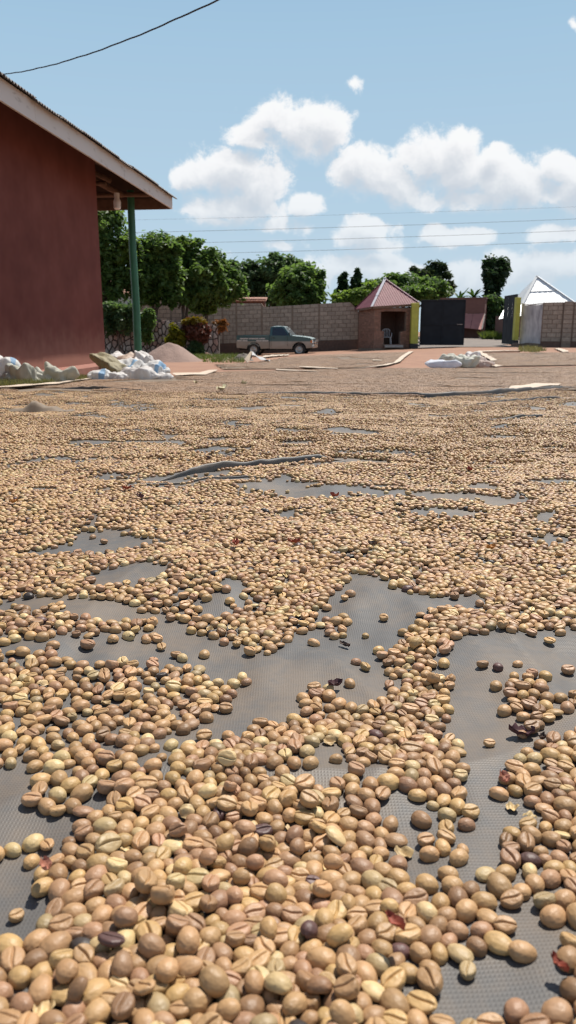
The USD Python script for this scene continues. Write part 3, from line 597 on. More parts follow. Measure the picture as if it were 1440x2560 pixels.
def foliage(blobs, n, size, seed, up_bias=.6, gap=.42, gapscale=1.3, elong=1.8, shell=.55):
    """leaf faces spread through the blobs (x, y, z, rx, ry, rz); clumps and gaps come from noise."""
    rg = np.random.default_rng(seed); bl = np.array(blobs, float); w = (bl[:, 3] * bl[:, 5] + bl[:, 3] * bl[:, 4]); w /= w.sum()
    k = rg.choice(len(bl), n * 3, p=w); d = rg.normal(size=(n * 3, 3)); d /= np.linalg.norm(d, axis=1, keepdims=True)
    r = (shell + (1 - shell) * rg.random(n * 3)) ** .8 * (1 + .17 * rg.normal(size=n * 3)); P = bl[k, :3] + d * r[:, None] * bl[k, 3:]
    m = bl[:, 3].max(); q = meshkit.fbm(P / (m * .32) * gapscale + seed * 7.3, 2, seed); ok = q > gap; P, d = P[ok][:n], d[ok][:n]; n = len(P)
    nr = d * .55 + rg.normal(size=(n, 3)) * .55 + [0, 0, up_bias + .25]; nr /= np.linalg.norm(nr, axis=1, keepdims=True)
    t = np.cross(nr, rg.normal(size=(n, 3))); t /= np.linalg.norm(t, axis=1, keepdims=True) + 1e-9; b = np.cross(nr, t)
    s = size * rg.uniform(.6, 1.35, n)[:, None]; fold = nr * s * .16
    V = np.stack([P - t * s * elong / 2, P + b * s / 2 + fold, P + t * s * elong / 2 - fold * .6, P - b * s / 2 + fold], 1).reshape(-1, 3)
    i = np.arange(n)[:, None] * 4; F_ = np.vstack([i + [0, 1, 2], i + [0, 2, 3]])
    return trimesh.Trimesh(V, F_, process=False)
def limb(p, q, r0, r1, rg, n=7, wob=.08):
    p, q = np.array(p, float), np.array(q, float); L = np.linalg.norm(q - p); P = [p + (q - p) * t + rg.normal(size=3) * wob * L * .3 * math.sin(math.pi * t) for t in np.linspace(0, 1, n)]
    return tube(P, np.linspace(r0, r1, n), 7)
def pxblobs(list_, Y, rg, dy=.75):
    out = []
    for (u, v, ru, rv) in list_:
        y = Y + rg.uniform(-.5, .5) * ru / 1954 * Y; out.append((ux(u, y), y, zv(v, y), ru / 1954 * Y, ru / 1954 * Y * dy, rv / 1954 * Y))
        for _ in range(11):
            a, r = rg.uniform(0, 2 * np.pi), rg.uniform(.2, 1.0); e_ = rg.uniform(.13, .36); yy = y - (rg.uniform(.3, 1) * math.sqrt(1.05 - r * r)) * ru / 1954 * Y
            out.append((ux(u + ru * r * math.cos(a), yy), yy, zv(v - rv * r * math.sin(a), yy), ru * e_ / 1954 * Y, ru * e_ / 1954 * Y, rv * e_ / 1954 * Y))
    return out
def tree(name, label, category, Y, base_u, base_z, blobs, n, size, m, seed, trunks=1, tr=.13, group=None, gap=.42, extra=None, elong=1.8, up_bias=.6, shell=.55, ground=None):
    rg = np.random.default_rng(seed); bl = pxblobs(blobs, Y, rg); bx_ = ux(base_u, Y)
    t = thing(name, label, category, (bx_, Y, base_z), group)
    B_ = np.array(bl); low = B_[np.argsort(B_[:, 2])]; main_ = bl[::12]
    for k in range(trunks):
        o = (k - (trunks - 1) / 2) * .28; tgt = low[min(k, len(low) - 1)]; c = B_[:, :3].mean(0)
        part(t, 'trunk', cat([limb((bx_ + o * .4, Y, base_z - .2), (c[0] * .55 + (bx_ + o) * .45, Y, c[2]), tr / math.sqrt(trunks), tr * .35 / math.sqrt(trunks), rg)] + [limb((bx_ + o * .7, Y, base_z + (b[2] - base_z) * .45), b[:3], tr * .4, tr * .1, rg) for b in main_[k::trunks]]), M_bark, smooth=True)
    n, size = int(n * .95), size * 1.14
    part(t, 'crown', foliage(bl, n, size, seed, gap=gap, elong=elong, up_bias=up_bias, shell=shell), m)
    if extra: part(t, 'pale_foliage', foliage(pxblobs(extra[0], Y, rg), extra[1], size, seed + 1, gap=gap), extra[2])
    return t
ROW = 'row of trees on the raised bed'
tree('broadleaf_tree', 'tallest leafy tree beside the porch, left of the green post', 'tree', 36.0, 268, ZBED, [(285, 600, 60, 70), (262, 560, 48, 45), (320, 650, 55, 60), (290, 690, 60, 60), (250, 650, 50, 70), (345, 700, 40, 46), (265, 720, 40, 40)], 9000, .125, L_mid, 21, 1, .16, ROW, extra=([(270, 545, 38, 26), (325, 610, 34, 26), (300, 640, 40, 30)], 1300, L_fresh))
tree('broadleaf_tree', 'bright leafy tree on two stems just right of the green post', 'tree', 37.5, 384, ZBED, [(400, 625, 52, 42), (382, 680, 58, 52), (420, 700, 50, 55), (368, 735, 36, 34), (410, 655, 48, 50), (440, 740, 34, 30), (352, 660, 26, 50)], 7500, .125, L_mid, 22, 2, .14, ROW, extra=([(372, 650, 40, 40), (390, 720, 48, 36), (410, 605, 34, 22)], 1800, L_fresh))
tree('broadleaf_tree', 'leafy tree on three thin stems, middle of the garden row', 'tree', 39.0, 458, ZBED, [(470, 635, 48, 42), (452, 690, 50, 52), (500, 690, 50, 50), (478, 725, 50, 34), (520, 660, 38, 40), (466, 655, 46, 46), (536, 715, 40, 40)], 7500, .13, L_mid, 23, 3, .15, ROW, extra=([(462, 612, 30, 20), (500, 725, 40, 26), (440, 715, 30, 30)], 1500, L_fresh))
tree('broadleaf_tree', 'rightmost tree of the garden row, its low branch reaching over the wall', 'tree', 40.5, 512, ZBED, [(550, 690, 44, 44), (575, 715, 36, 36), (520, 740, 40, 30), (560, 742, 34, 26), (598, 725, 22, 28), (500, 765, 34, 22), (540, 655, 26, 30)], 6000, .13, L_mid, 24, 1, .12, ROW, extra=([(510, 762, 36, 20), (560, 700, 34, 30)], 1200, L_fresh))
FAR = 'dark trees beyond the block wall'
tree('dense_tree', 'dense dark mango like tree behind the block wall, above the rusty shed roofs', 'tree', 64, 640, 0, [(640, 690, 50, 38), (600, 690, 34, 36), (690, 672, 48, 32), (660, 725, 64, 46), (600, 735, 40, 36), (720, 672, 40, 30), (745, 690, 40, 34), (580, 668, 16, 18), (700, 735, 50, 40)], 9500, .22, L_deep, 31, 1, .3, FAR, gap=.44)
tree('dense_tree', 'rounded green tree behind the block wall, right of the darker tree', 'tree', 58, 748, 0, [(750, 705, 48, 42), (785, 710, 28, 40), (715, 730, 40, 36), (760, 745, 50, 34), (790, 750, 24, 26), (735, 690, 30, 26)], 7000, .19, L_mid, 32, 1, .25, FAR, gap=.42)
def column_tree(u, v0, v1, w, Y, seed, lab):
    rg = np.random.default_rng(seed); bl = []
    for k, v in enumerate(np.linspace(v0 + 8, v1, 9)): bl.append((u + rg.uniform(-.3, .3) * w, v, w * (.4 + .6 * min(1, k / 5)) * rg.uniform(.7, 1.15), 8))
    tree('column_tree', lab, 'tree', Y, u, 0, bl, 2600, .2, L_cyp, seed, 1, .15, 'narrow dark trees left of the kiosk', gap=.40)
column_tree(856, 682, 760, 14, 58, 41, 'narrow dark tree behind the wall, left one of two beside the kiosk')
column_tree(889, 672, 760, 15, 57, 42, 'narrow dark tree behind the wall, nearer the kiosk roof')
tree('leafy_shrub', 'bright bushy growth behind the wall, at the foot of the two narrow trees', 'shrub', 55, 880, 0.2, [(870, 745, 34, 18), (900, 740, 30, 20), (925, 725, 26, 22), (850, 752, 20, 12)], 2600, .17, L_fresh, 43, 1, .08, gap=.4)
tree('broad_tree', 'spreading green tree directly behind the magenta kiosk roof', 'tree', 66, 1010, 0, [(1000, 710, 62, 24), (950, 722, 42, 26), (1050, 720, 54, 30), (1085, 730, 40, 26), (1010, 735, 70, 24), (925, 735, 26, 20)], 6500, .22, L_mid, 44, 1, .3, gap=.4)
tree('feathery_tree', 'airy feathery tree with ragged branches right of the kiosk roof', 'tree', 72, 1075, 0, [(1082, 675, 26, 20), (1055, 690, 24, 16), (1092, 668, 18, 10), (1070, 705, 34, 20), (1108, 712, 22, 9), (1030, 678, 9, 14), (1095, 690, 26, 12), (1112, 730, 18, 12), (1080, 725, 40, 22)], 4200, .2, leafmat('olive_leaf', (.08, .11, .04), (.05, .075, .03)), 45, 1, .2, gap=.47, elong=3)
tree('club_tree', 'tall dark club shaped tree standing alone above the road', 'tree', 62, 1228, .5, [(1215, 665, 18, 22), (1238, 670, 26, 24), (1228, 690, 28, 22), (1250, 672, 14, 20), (1226, 715, 22, 20), (1228, 740, 20, 22), (1232, 700, 22, 16)], 5200, .2, L_cyp, 46, 1, .25, gap=.38)
tree('dark_bush', 'dark green bush along the road under the club shaped tree', 'bush', 60, 1232, .5, [(1232, 775, 28, 28), (1225, 805, 24, 34), (1248, 790, 24, 30), (1258, 768, 16, 18), (1240, 825, 30, 18), (1262, 815, 14, 24), (1222, 760, 18, 26)], 5200, .17, L_deep, 47, 1, .12, gap=.38, extra=([(1228, 760, 22, 18), (1222, 780, 16, 18)], 700, L_mid))
GB = 'bushes around the rubble wall'
tree('hedge_bush', 'thick dark hedge bush on the stone bed, left of the green post', 'bush', 32.4, 300, ZBED - 1.0, [(285, 795, 36, 34), (315, 800, 36, 36), (260, 800, 30, 34), (330, 785, 20, 26), (295, 775, 36, 18)], 4200, .09, L_deep, 51, 2, .06, GB, gap=.36, extra=([(290, 772, 34, 14), (320, 778, 20, 14)], 600, L_mid))
tree('round_bush', 'rounded bush trailing over the stones just right of the green post', 'bush', 32.4, 366, ZBED - .9, [(368, 800, 20, 24), (362, 825, 18, 22), (376, 790, 14, 16), (368, 845, 14, 16)], 2200, .075, L_mid, 52, 1, .04, GB, gap=.36)
tree('croton_bush', 'yellow green croton bush in front of the stones behind the sand pile', 'bush', 32.2, 440, zb + .3, [(434, 825, 12, 16), (445, 845, 20, 16), (430, 850, 18, 14), (452, 838, 12, 14), (440, 862, 18, 12)], 1700, .08, L_yel, 53, 1, .04, GB, gap=.36, elong=2.6)
tree('croton_bush', 'large red and gold croton bush hanging over the stone wall', 'bush', 32.4, 488, zb + .8, [(490, 825, 26, 20), (475, 822, 20, 22), (510, 830, 16, 20), (500, 842, 18, 14)], 2600, .085, L_red, 54, 2, .05, GB, gap=.38, elong=2.6, extra=([(482, 804, 24, 9), (500, 803, 18, 9), (470, 808, 14, 8)], 800, L_gold))
tree('croton_bush', 'small orange croton on top of the right end of the stone wall', 'bush', 33.2, 549, ZBED - .4, [(542, 812, 12, 9), (557, 810, 12, 10), (550, 820, 14, 8)], 900, .085, L_org, 55, 1, .04, GB, gap=.36, elong=2.6)
tree('dark_bush', 'small dark bush at the ground against the stone wall', 'bush', 32.2, 487, zb, [(487, 868, 16, 20), (478, 878, 14, 12), (497, 878, 12, 12)], 1400, .08, L_deep, 56, 1, .04, GB, gap=.36)
# banana plants
def banana(u, v, Y, seed, n, size, lab, base):
    rg = np.random.default_rng(seed); c = at(u, v, Y); c[2] -= size * .15
    t = thing('banana_plant', lab, 'banana plant', (c[0], Y, base), 'banana plants behind the walls')
    part(t, 'stem', tube([(c[0], Y, base), (c[0] + .05, Y, (base + c[2]) / 2), c], [.16, .14, .09], 8), mat('banana_stem', (.16, .18, .07), .7), smooth=True)
    for k in range(n):
        a = 2 * math.pi * k / n + rg.uniform(-.4, .4); L = size * rg.uniform(.5, .85); rise = rg.uniform(.75, 1.4); hd = np.array([math.cos(a), math.sin(a) * .7, 0]); rows = []
        side = np.cross(hd, up)
        for s in np.linspace(0, 1, 9):
            q = c + hd * L * s * .7 + up * L * (rise * s - .9 * s * s * (1.3 - rise * .5)); w = L * .14 * math.sin(math.pi * min(1, s * .93 + .06)) ** .6
            jag = 1 + .25 * rg.uniform(-1, 1)
            rows.append([q - side * w * jag - up * w * .35, q, q + side * w * jag - up * w * .35])
        part(t, 'leaf', grid(np.array(rows)), L_ban, smooth=True)
banana(838, 748, 56, 61, 8, 1.7, 'banana plant over the block wall, left of the two narrow trees', .3)
banana(916, 725, 58, 62, 7, 1.9, 'banana plant with upright leaves just left of the kiosk roof peak', .3)
banana(1150, 742, 60, 63, 8, 1.7, 'banana plant over the right edge of the black gate leaf', .4)
banana(1185, 738, 61, 64, 9, 1.6, 'banana plant above the brick shop wall, beside the club shaped tree', .4)

def grass(name, polys, n, h, seed, m, lab, Z=None):
    rg = np.random.default_rng(seed); P = []
    for poly in polys:
        g = np.array([gp(u, v)[:2] for u, v in poly]); pg = Polygon(g); b = pg.bounds; q = rg.uniform(b[:2], b[2:], (n * 4, 2)); q = q[shapely.contains_xy(pg, q[:, 0], q[:, 1])]
        q = q[meshkit.fbm(np.stack([q[:, 0] * 3, q[:, 1] * 3, 0 * q[:, 0]], 1), 2, seed) > .40][:n]; P.append(q)
    P = np.vstack(P); k = len(P); z = G(P[:, 0], P[:, 1]) - .01; a = rg.uniform(0, 2 * np.pi, k); hh = h * rg.uniform(.4, 1.3, k); w = h * .09
    d = np.stack([np.cos(a), np.sin(a)], 1); V = np.zeros((k, 3, 3)); V[:, 0, :2] = P - d * w; V[:, 1, :2] = P + d * w; V[:, :2, 2] = z[:, None]; V[:, 2, :2] = P + rg.normal(size=(k, 2)) * h * .45; V[:, 2, 2] = z + hh
    return solo(name, trimesh.Trimesh(V.reshape(-1, 3), np.arange(3 * k).reshape(-1, 3), process=False), m, lab, 'grass', kind='stuff')
L_grass = leafmat('grass_blade', (.17, .22, .045), (.11, .15, .035), .3)
L_dry = leafmat('dry_grass_blade', (.28, .27, .10), (.20, .19, .07), .3)
grass('grass', [[(-40, 972), (-40, 950), (90, 950), (210, 938), (250, 944), (120, 966)]], 9000, .075, 71, L_dry, 'short patchy grass along the foot of the red wall, around the sacks')
grass('grass', [[(470, 885), (548, 887), (620, 893), (610, 906), (520, 906), (470, 897)]], 5000, .13, 72, L_grass, 'bright grass at the foot of the stone wall')
grass('grass', [[(1297, 868), (1330, 866), (1370, 876), (1340, 881), (1298, 879)]], 2500, .14, 73, L_dry, 'yellowish grass tuft at the foot of the plastered wall')
grass('grass', [[(1205, 849), (1258, 849), (1262, 846), (1205, 846)]], 1500, .5, 74, L_grass, 'grass verge under the dark bush across the road')

# ------------------------------------------------------------------ sand pile, rubble, loose sheets
def heap(name, c, rx, ry, h, seed, m, lab, cat_, n=70, rough=.12, peak=1.3):
    P = []; 
    for i, s in enumerate(np.linspace(0, 1, n)):
        row = []
        for a in np.linspace(0, 2 * np.pi, 2 * n + 1):
            x, y = c[0] + rx * s * math.cos(a), c[1] + ry * s * math.sin(a); row.append((x, y, s))
        P.append(row)
    P = np.array(P); s = P[..., 2]; q = np.stack([P[..., 0] * 2.2 / max(rx, .3), P[..., 1] * 2.2 / max(rx, .3), s * 0 + seed], -1)
    nz = meshkit.fbm(q * 1.2, 5, seed) - .5; prof = (1 - s ** peak) ** 1.15
    Z = G(P[..., 0], P[..., 1]) - .02 + h * np.clip(prof + nz * rough * 2 * np.sqrt(np.clip(1 - s, 0, 1)), 0, 2)
    return solo(name, grid(np.stack([P[..., 0], P[..., 1], Z], -1)), m, lab, cat_, smooth=True, loc=on(c[0], c[1]))
M_sand = mat('pinkish_sand', (.29, .20, .165), .97, scale=2.5, color2=(.22, .15, .125), bump=.7, bscale=22, dist=.03)
c = gp(425, 903); heap('sand_pile', np.array([ux(422, 21.5), 21.5]), .95, .9, zv(853, 21.5) - float(G(-3.3, 21.5)), 4, M_sand, 'pinkish building sand heaped in front of the stone wall', 'sand pile')
M_rub = mat('grey_rubble', (.21, .18, .155), .95, scale=6, color2=(.12, .10, .085), bump=.8, bscale=18, dist=.04)
heap('rubble_heap', np.array([ux(606, 22), 22.0]), .34, .3, .24, 8, M_rub, 'low grey heap of rubble and fibre left of the pickup wheel', 'rubble heap', n=40, rough=.5)
heap('rubble_heap', np.array([ux(520, 32.4), 32.2]), .5, .3, .2, 9, mat('brown_rubble', (.22, .13, .10), .95, scale=6, bump=.8, bscale=18), 'brown clod of broken stones under the right end of the stone wall', 'rubble heap', n=36, rough=.6)
M_cream = mat('cream_hem', (.56, .46, .36), .85, scale=4, color2=(.42, .33, .26))
M_gsheet = mat('grey_plastic_sheet', (.40, .39, .385), .6, scale=3, color2=(.30, .29, .29), bump=.4, bscale=14, dist=.03)
def drape(name, P, m, lab, cat_, thick=.006, loc=None):
    P = np.asarray(P, float); g = cat([grid(P), grid((P - [0, 0, thick])[:, ::-1])]); return solo(name, g, m, lab, cat_, smooth=40, loc=loc if loc is not None else P[0, 0])
a, b, d = gp(616, 905), gp(672, 899), at(640, 880, 35.0)
rows = []
for s in np.linspace(0, 1, 14):
    row = []
    for t in np.linspace(0, 1, 10):
        y = 20.6 + t * .6; x = ux(630, 20.8) + s * (ux(674, 20.8) - ux(630, 20.8)); h = (.25 * (1 - s) ** 1.3) * (1 - abs(t - .4) * .9) + .025 * math.sin(s * 9 + t * 5); row.append([x, y, float(G(x, y)) + .02 + max(h, 0)])
    rows.append(row)
drape('plastic_sheet', rows, M_gsheet, 'crumpled grey plastic sheet slumped in front of the rear wheel', 'plastic sheet')
a = on(ux(614, 20.5), 20.5, .02); b = at(631, 882, 20.9)
solo('pale_board', bar(a, b, .13, .025, up=(0, 1, 0.2)), M_cream, 'pale board leaning at the left of the grey plastic sheet', 'board', loc=a)

# ------------------------------------------------------------------ pickup truck (built along +x, then turned)
M_truck = 'truck_paint'
nodes = {'tc': ('texture_coordinate', {}), 's': ('separate_xyz', {}), 'r': ('map_range', dict(from_min=.74, from_max=.80, clamp=True)), 'n': ('noise_texture', dict(scale=3.0, detail=6)), 'nr': ('rgb_ramp', dict(ramp=[(.35, (.235, .21, .18)), (.65, (.30, .28, .25))])),
         'm': ('mix', dict(color2=(.04, .088, .092))), 'd': ('map_range', dict(from_min=.25, from_max=.75, to_min=.75, to_max=.0, clamp=True)), 'dm': ('mix', dict(color2=(.26, .19, .14))), 'p': ('principled_bsdf', dict(roughness=.32, metallic=.25, coat_weight=.4, coat_roughness=.12))}
M_truck = usdkit.material(stage, '/World/Looks/truck_paint', nodes, [('tc.object', 's.vector'), ('s.z', 'r.value'), ('tc.object', 'n.vector'), ('n.fac', 'nr.fac'), ('nr.color', 'm.color1'), ('r.result', 'm.fac'), ('s.z', 'd.value'), ('d.result', 'dm.fac'), ('m.color', 'dm.color1'), ('dm.color', 'p.base_color')], surface='p.BSDF')
M_hood = mat('pale_teal_paint', (.36, .44, .45), .35, metal=.3, var=.15, scale=3)  # teal lightened for hood, roof and pillars: sunlight put into the colour
M_silver = mat('silver_trim', (.42, .41, .39), .35, metal=.6, var=.1)
M_chrome = mat('chrome', (.75, .75, .75), .15, metal=1.0, var=.05)
M_rub_ = mat('tyre_rubber', (.030, .027, .025), .9, var=.2)
M_glassd = mat('tinted_glass', (.018, .022, .030), .08, spec=.7, var=.2)
M_wscr = mat('windscreen_glass', (.14, .16, .17), .1, spec=.8, var=.3, scale=2)
M_under = mat('underbody', (.02, .018, .017), .9)
M_head = mat('headlamp_glass', (.75, .74, .70), .12, spec=.8, var=.05)
M_strip = mat('pale_stripe', (.52, .50, .47), .6, var=.3, scale=12)
yt = 42.3; xr0, xf0 = ux(600, 43.0), ux(792, 41.9); yaw = math.atan2(-.75, xf0 - xr0); sc = math.hypot(.75, xf0 - xr0) / 4.38
Ty = 43.0; tloc = np.array([xr0, Ty - .2, zv(887.5, Ty - .4)])
TR = thing('pickup_truck', 'old teal and silver single cab pickup parked along the block wall', 'pickup truck', tloc, rotz=yaw)
TR_x = UsdGeom.Xformable(TR); TR_x.AddScaleOp().Set((sc, sc, sc))
W2 = .80
def side(poly, y0=-W2, y1=W2):   # polygon (x, z) extruded over y
    m = trimesh.creation.extrude_polygon(poly, y1 - y0, engine='earcut'); m.apply_transform(frame((0, y1, 0), np.array([1., 0, 0]), up, np.array([0, -1., 0]))); return m
def rnd(p, r): return p.buffer(-r).buffer(r, quad_segs=4)
arch = lambda x: Point(x, .34).buffer(.40, quad_segs=8)
bedp = rnd(Polygon([(0, .42), (0, 1.04), (.03, 1.06), (1.84, 1.06), (1.84, .38), (1.3, .36), (.6, .36)]), .02).difference(arch(.97))
bed = trimesh.boolean.difference([side(bedp), bx((.93, 0, .88), (1.70, 1.44, .56))], engine='manifold')
part(TR, 'cargo_bed', bed, M_truck, smooth=25)
part(TR, 'bed_rail', cat([rbox((.93, s * .78, 1.075), (1.8, .05, .035), .01) for s in (-1, 1)]), M_truck)
lowp = rnd(Polygon([(1.87, .36), (1.87, 1.05), (2.0, 1.08), (2.95, 1.08), (3.15, 1.06), (3.7, 1.01), (4.12, .95), (4.22, .88), (4.24, .60), (4.20, .42), (3.9, .40), (3.0, .36)]), .03).difference(arch(3.53))
part(TR, 'cab_body', side(lowp), M_truck, smooth=25)
hood = np.array([[[x, y, z + .03 * (1 - (y / .7) ** 2)] for y in np.linspace(-.74, .74, 9)] for x, z in ((2.98, 1.07), (3.2, 1.065), (3.6, 1.03), (3.95, .985), (4.16, .94), (4.23, .88))])
part(TR, 'hood', cat([grid(hood), grid((hood - [0, 0, .03])[:, ::-1])]), M_hood, smooth=True)
# cab: tapered greenhouse
prof = [(1.88, 1.05), (1.90, 1.50), (1.98, 1.555), (2.55, 1.57), (2.72, 1.53), (3.12, 1.07)]
def cabpt(x, z, s): return [x, s * (W2 - .02 - .17 * max(0, z - 1.05) / .5), z]
V = [cabpt(x, z, s) for s in (-1, 1) for x, z in prof]; n = len(prof); f = [[0, i, i + 1] for i in range(1, n - 1)] + [[n, n + i + 1, n + i] for i in range(1, n - 1)]
for i in range(n): j = (i + 1) % n; f += [[i, n + i, n + j], [i, n + j, j]]
cab = trimesh.Trimesh(V, f, process=False); cab.fix_normals(); part(TR, 'cab', cab, M_truck)
roofm = trimesh.convex.convex_hull(np.array([cabpt(x, z, s) for s in (-1, 1) for x, z in ((1.86, 1.50), (1.97, 1.558), (2.55, 1.573), (2.74, 1.53))] + [[2.3, 0, 1.60], [2.0, 0, 1.585]])); part(TR, 'roof', roofm, M_hood, smooth=30)
for s in (-1, 1):
    def wp(x, z, o): q = cabpt(x, z, s); q[1] += s * o; return q
    wpoly = [(2.02, 1.09), (2.02, 1.46), (2.10, 1.49), (2.52, 1.49), (2.64, 1.45), (2.90, 1.12), (2.88, 1.09)]
    pv = np.array([wp(x, z, o) for o in (-.01, .006) for x, z in wpoly]); part(TR, 'side_window', trimesh.convex.convex_hull(pv), M_glassd)
    part(TR, 'a_pillar', bar(cabpt(2.70, 1.52, s), cabpt(3.08, 1.08, s), .045, .04), M_hood)
    part(TR, 'door_seam', cat([bx((1.96, s * (W2 + .001), .72), (.012, .006, .66)), bx((2.88, s * (W2 + .001), .78), (.012, .006, .54))]), M_under)
    part(TR, 'door_handle', rbox((2.12, s * (W2 + .012), .955), (.15, .03, .035), .01), M_under)
    part(TR, 'wing_mirror', cat([tube([(2.98, s * .76, 1.08), (3.0, s * .90, 1.14)], .012, 6), rbox((3.0, s * .93, 1.18), (.06, .13, .12), .02)]), M_under)
    part(TR, 'headlight', rbox((4.215, s * .60, .76), (.08, .26, .16), .03), M_head)
    part(TR, 'indicator', rbox((4.19, s * .765, .76), (.12, .08, .15), .02), mat('orange_lens', (.55, .16, .03), .25))
    for zz, x0, x1 in ((.91, .20, .66), (.91, .70, 1.24), (.91, 1.28, 1.62), (.80, .02, .30), (.80, .33, .62), (.80, 1.12, 1.44), (.80, 1.47, 1.80)): part(TR, 'stripe', bx(((x0 + x1) / 2, s * (W2 + .003), zz), (x1 - x0, .006, .065)), M_strip)
    for xw in (.97, 3.53):
        ty = trimesh.creation.revolve(np.array([[.19, -.09], [.29, -.10], [.315, -.08], [.325, 0], [.315, .08], [.29, .10], [.19, .09]]), sections=28); ty.apply_transform(trimesh.transformations.rotation_matrix(math.pi / 2, [1, 0, 0])); ty.apply_translation((xw, s * (W2 - .10), .325))
        w = part(TR, 'wheel', ty, M_rub_, smooth=40)
        rim = trimesh.creation.revolve(np.array([[0, .035], [.05, .05], [.07, .03], [.13, .015], [.165, .05], [.195, .06], [.195, -.05], [0, -.05]]), sections=24); rim.apply_transform(trimesh.transformations.rotation_matrix(-s * math.pi / 2 * -1 * -1, [1, 0, 0])); rim.apply_translation((xw, s * (W2 - .06), .325)); part(w, 'rim', rim, M_silver, smooth=30)
ws = np.array([[cabpt(2.735, 1.505, -1), cabpt(2.735, 1.505, 1)], [cabpt(3.09, 1.095, -1), cabpt(3.09, 1.095, 1)]]); ws[:, 0, 1] += .05; ws[:, 1, 1] -= .05; ws += [.012, 0, .012]
part(TR, 'windscreen', cat([grid(ws), grid((ws - [.008, 0, .008])[:, ::-1])]), M_wscr)
part(TR, 'dashboard_paper', bx((2.86, -.15, 1.395), (.02, .35, .10), trimesh.transformations.rotation_matrix(.7, [0, 1, 0])), M_head)
part(TR, 'rear_window', bx((1.877, 0, 1.30), (.02, 1.1, .28)), M_glassd)
part(TR, 'grille', rbox((4.235, 0, .76), (.05, .92, .18), .01), M_under); part(TR, 'bumper', rbox((4.27, 0, .50), (.14, 1.62, .17), .04), M_silver)
part(TR, 'rear_bumper', rbox((-.05, 0, .46), (.10, 1.45, .12), .02), M_under); part(TR, 'tailgate', rbox((-.012, 0, .80), (.03, 1.45, .46), .01), M_truck)
part(TR, 'chassis', bx((2.1, 0, .40), (4.0, 1.1, .22)), M_under); part(TR, 'axle', cat([bx((x, 0, .325), (.1, 1.3, .1)) for x in (.97, 3.53)]), M_under)
for zz in (.60, .72): part(TR, 'bull_bar', tube([(4.26, -.7, zz), (4.38, -.55, zz), (4.40, 0, zz), (4.38, .55, zz), (4.26, .7, zz)], .03, 8), M_chrome, smooth=True)
part(TR, 'bull_bar', cat([tube([(4.36, y, .45), (4.40, y, .86)], .028, 8) for y in (-.35, .35)]), M_chrome, smooth=True)
part(TR, 'fender_mirror', cat([tube([(3.72, -.66, 1.0), (3.74, -.69, 1.12)], .012, 6), rbox((3.74, -.70, 1.14), (.05, .11, .07), .015)]), M_under)
part(TR, 'fender_mirror', cat([tube([(3.95, .66, .97), (3.97, .69, 1.14)], .012, 6), rbox((3.97, .70, 1.17), (.05, .11, .07), .015)]), M_under)

# ------------------------------------------------------------------ woven sacks
def sackmat(name, base, base2, stripe=None, at_=0.0, w=.05, axis='x', per=None):
    nodes = {'tc': ('texture_coordinate', {}), 's': ('separate_xyz', {}), 'n': ('noise_texture', dict(scale=6.0, detail=5)), 'r': ('rgb_ramp', dict(ramp=[(.35, base2), (.65, base)])),
             'w': ('wave_texture', dict(scale=60.0, bands_direction='x')), 'w2': ('wave_texture', dict(scale=60.0, bands_direction='y')), 'wm': ('math', dict(math_type='add')), 'b': ('bump', dict(strength=.25, distance=.004)), 'p': ('principled_bsdf', dict(roughness=.6)),
             't': ('translucent_bsdf', {}), 'mx': ('mix_closure', dict(fac=.32))}
    links = [('tc.object', 's.vector'), ('tc.object', 'n.vector'), ('n.fac', 'r.fac'), ('tc.object', 'w.vector'), ('tc.object', 'w2.vector'), ('w.fac', 'wm.value1'), ('w2.fac', 'wm.value2'), ('wm.value', 'b.height'), ('b.normal', 'p.normal')]
    out = 'r.color'
    if stripe is not None:
        nodes |= {'nn': ('noise_texture', dict(scale=4.0)), 'ad': ('math', dict(math_type='multiply_add', value2=.12, value3=-.06 - at_)), 'sm': ('math', dict(math_type='add')), 'ab': ('math', dict(math_type='absolute')), 'ls': ('math', dict(math_type='less_than', value2=w)), 'mm': ('mix', dict(color2=stripe))}
        links += [('tc.object', 'nn.vector'), ('nn.fac', 'ad.value1'), (f's.{axis}', 'sm.value1'), ('ad.value', 'sm.value2'), ('sm.value', 'ab.value1'), ('ab.value', 'ls.value1'), ('ls.value', 'mm.fac'), (out, 'mm.color1')]; out = 'mm.color'
    links += [(out, 'p.base_color'), (out, 't.color'), ('p.BSDF', 'mx.closure1'), ('t.BSDF', 'mx.closure2')]
    return usdkit.material(stage, '/World/Looks/' + name, nodes, links, surface='mx.closure')
BLUE = (.26, .42, .60)
S_wb = sackmat('white_sack_blue', (.78, .76, .74), (.66, .64, .62), BLUE, .05, .04)
S_wb2 = sackmat('white_sack_blue_end', (.78, .76, .74), (.66, .64, .62), BLUE, .14, .03)
S_w = sackmat('white_sack', (.76, .73, .71), (.62, .58, .56))
S_gr = sackmat('grey_green_sack', (.58, .56, .47), (.42, .40, .33))
S_kh = sackmat('khaki_sack', (.42, .36, .22), (.31, .26, .16))
S_pale = sackmat('pale_green_sack', (.66, .65, .57), (.52, .51, .44))
S_lbl = sackmat('pale_blue_white_sheet', (.72, .74, .78), (.60, .62, .70))
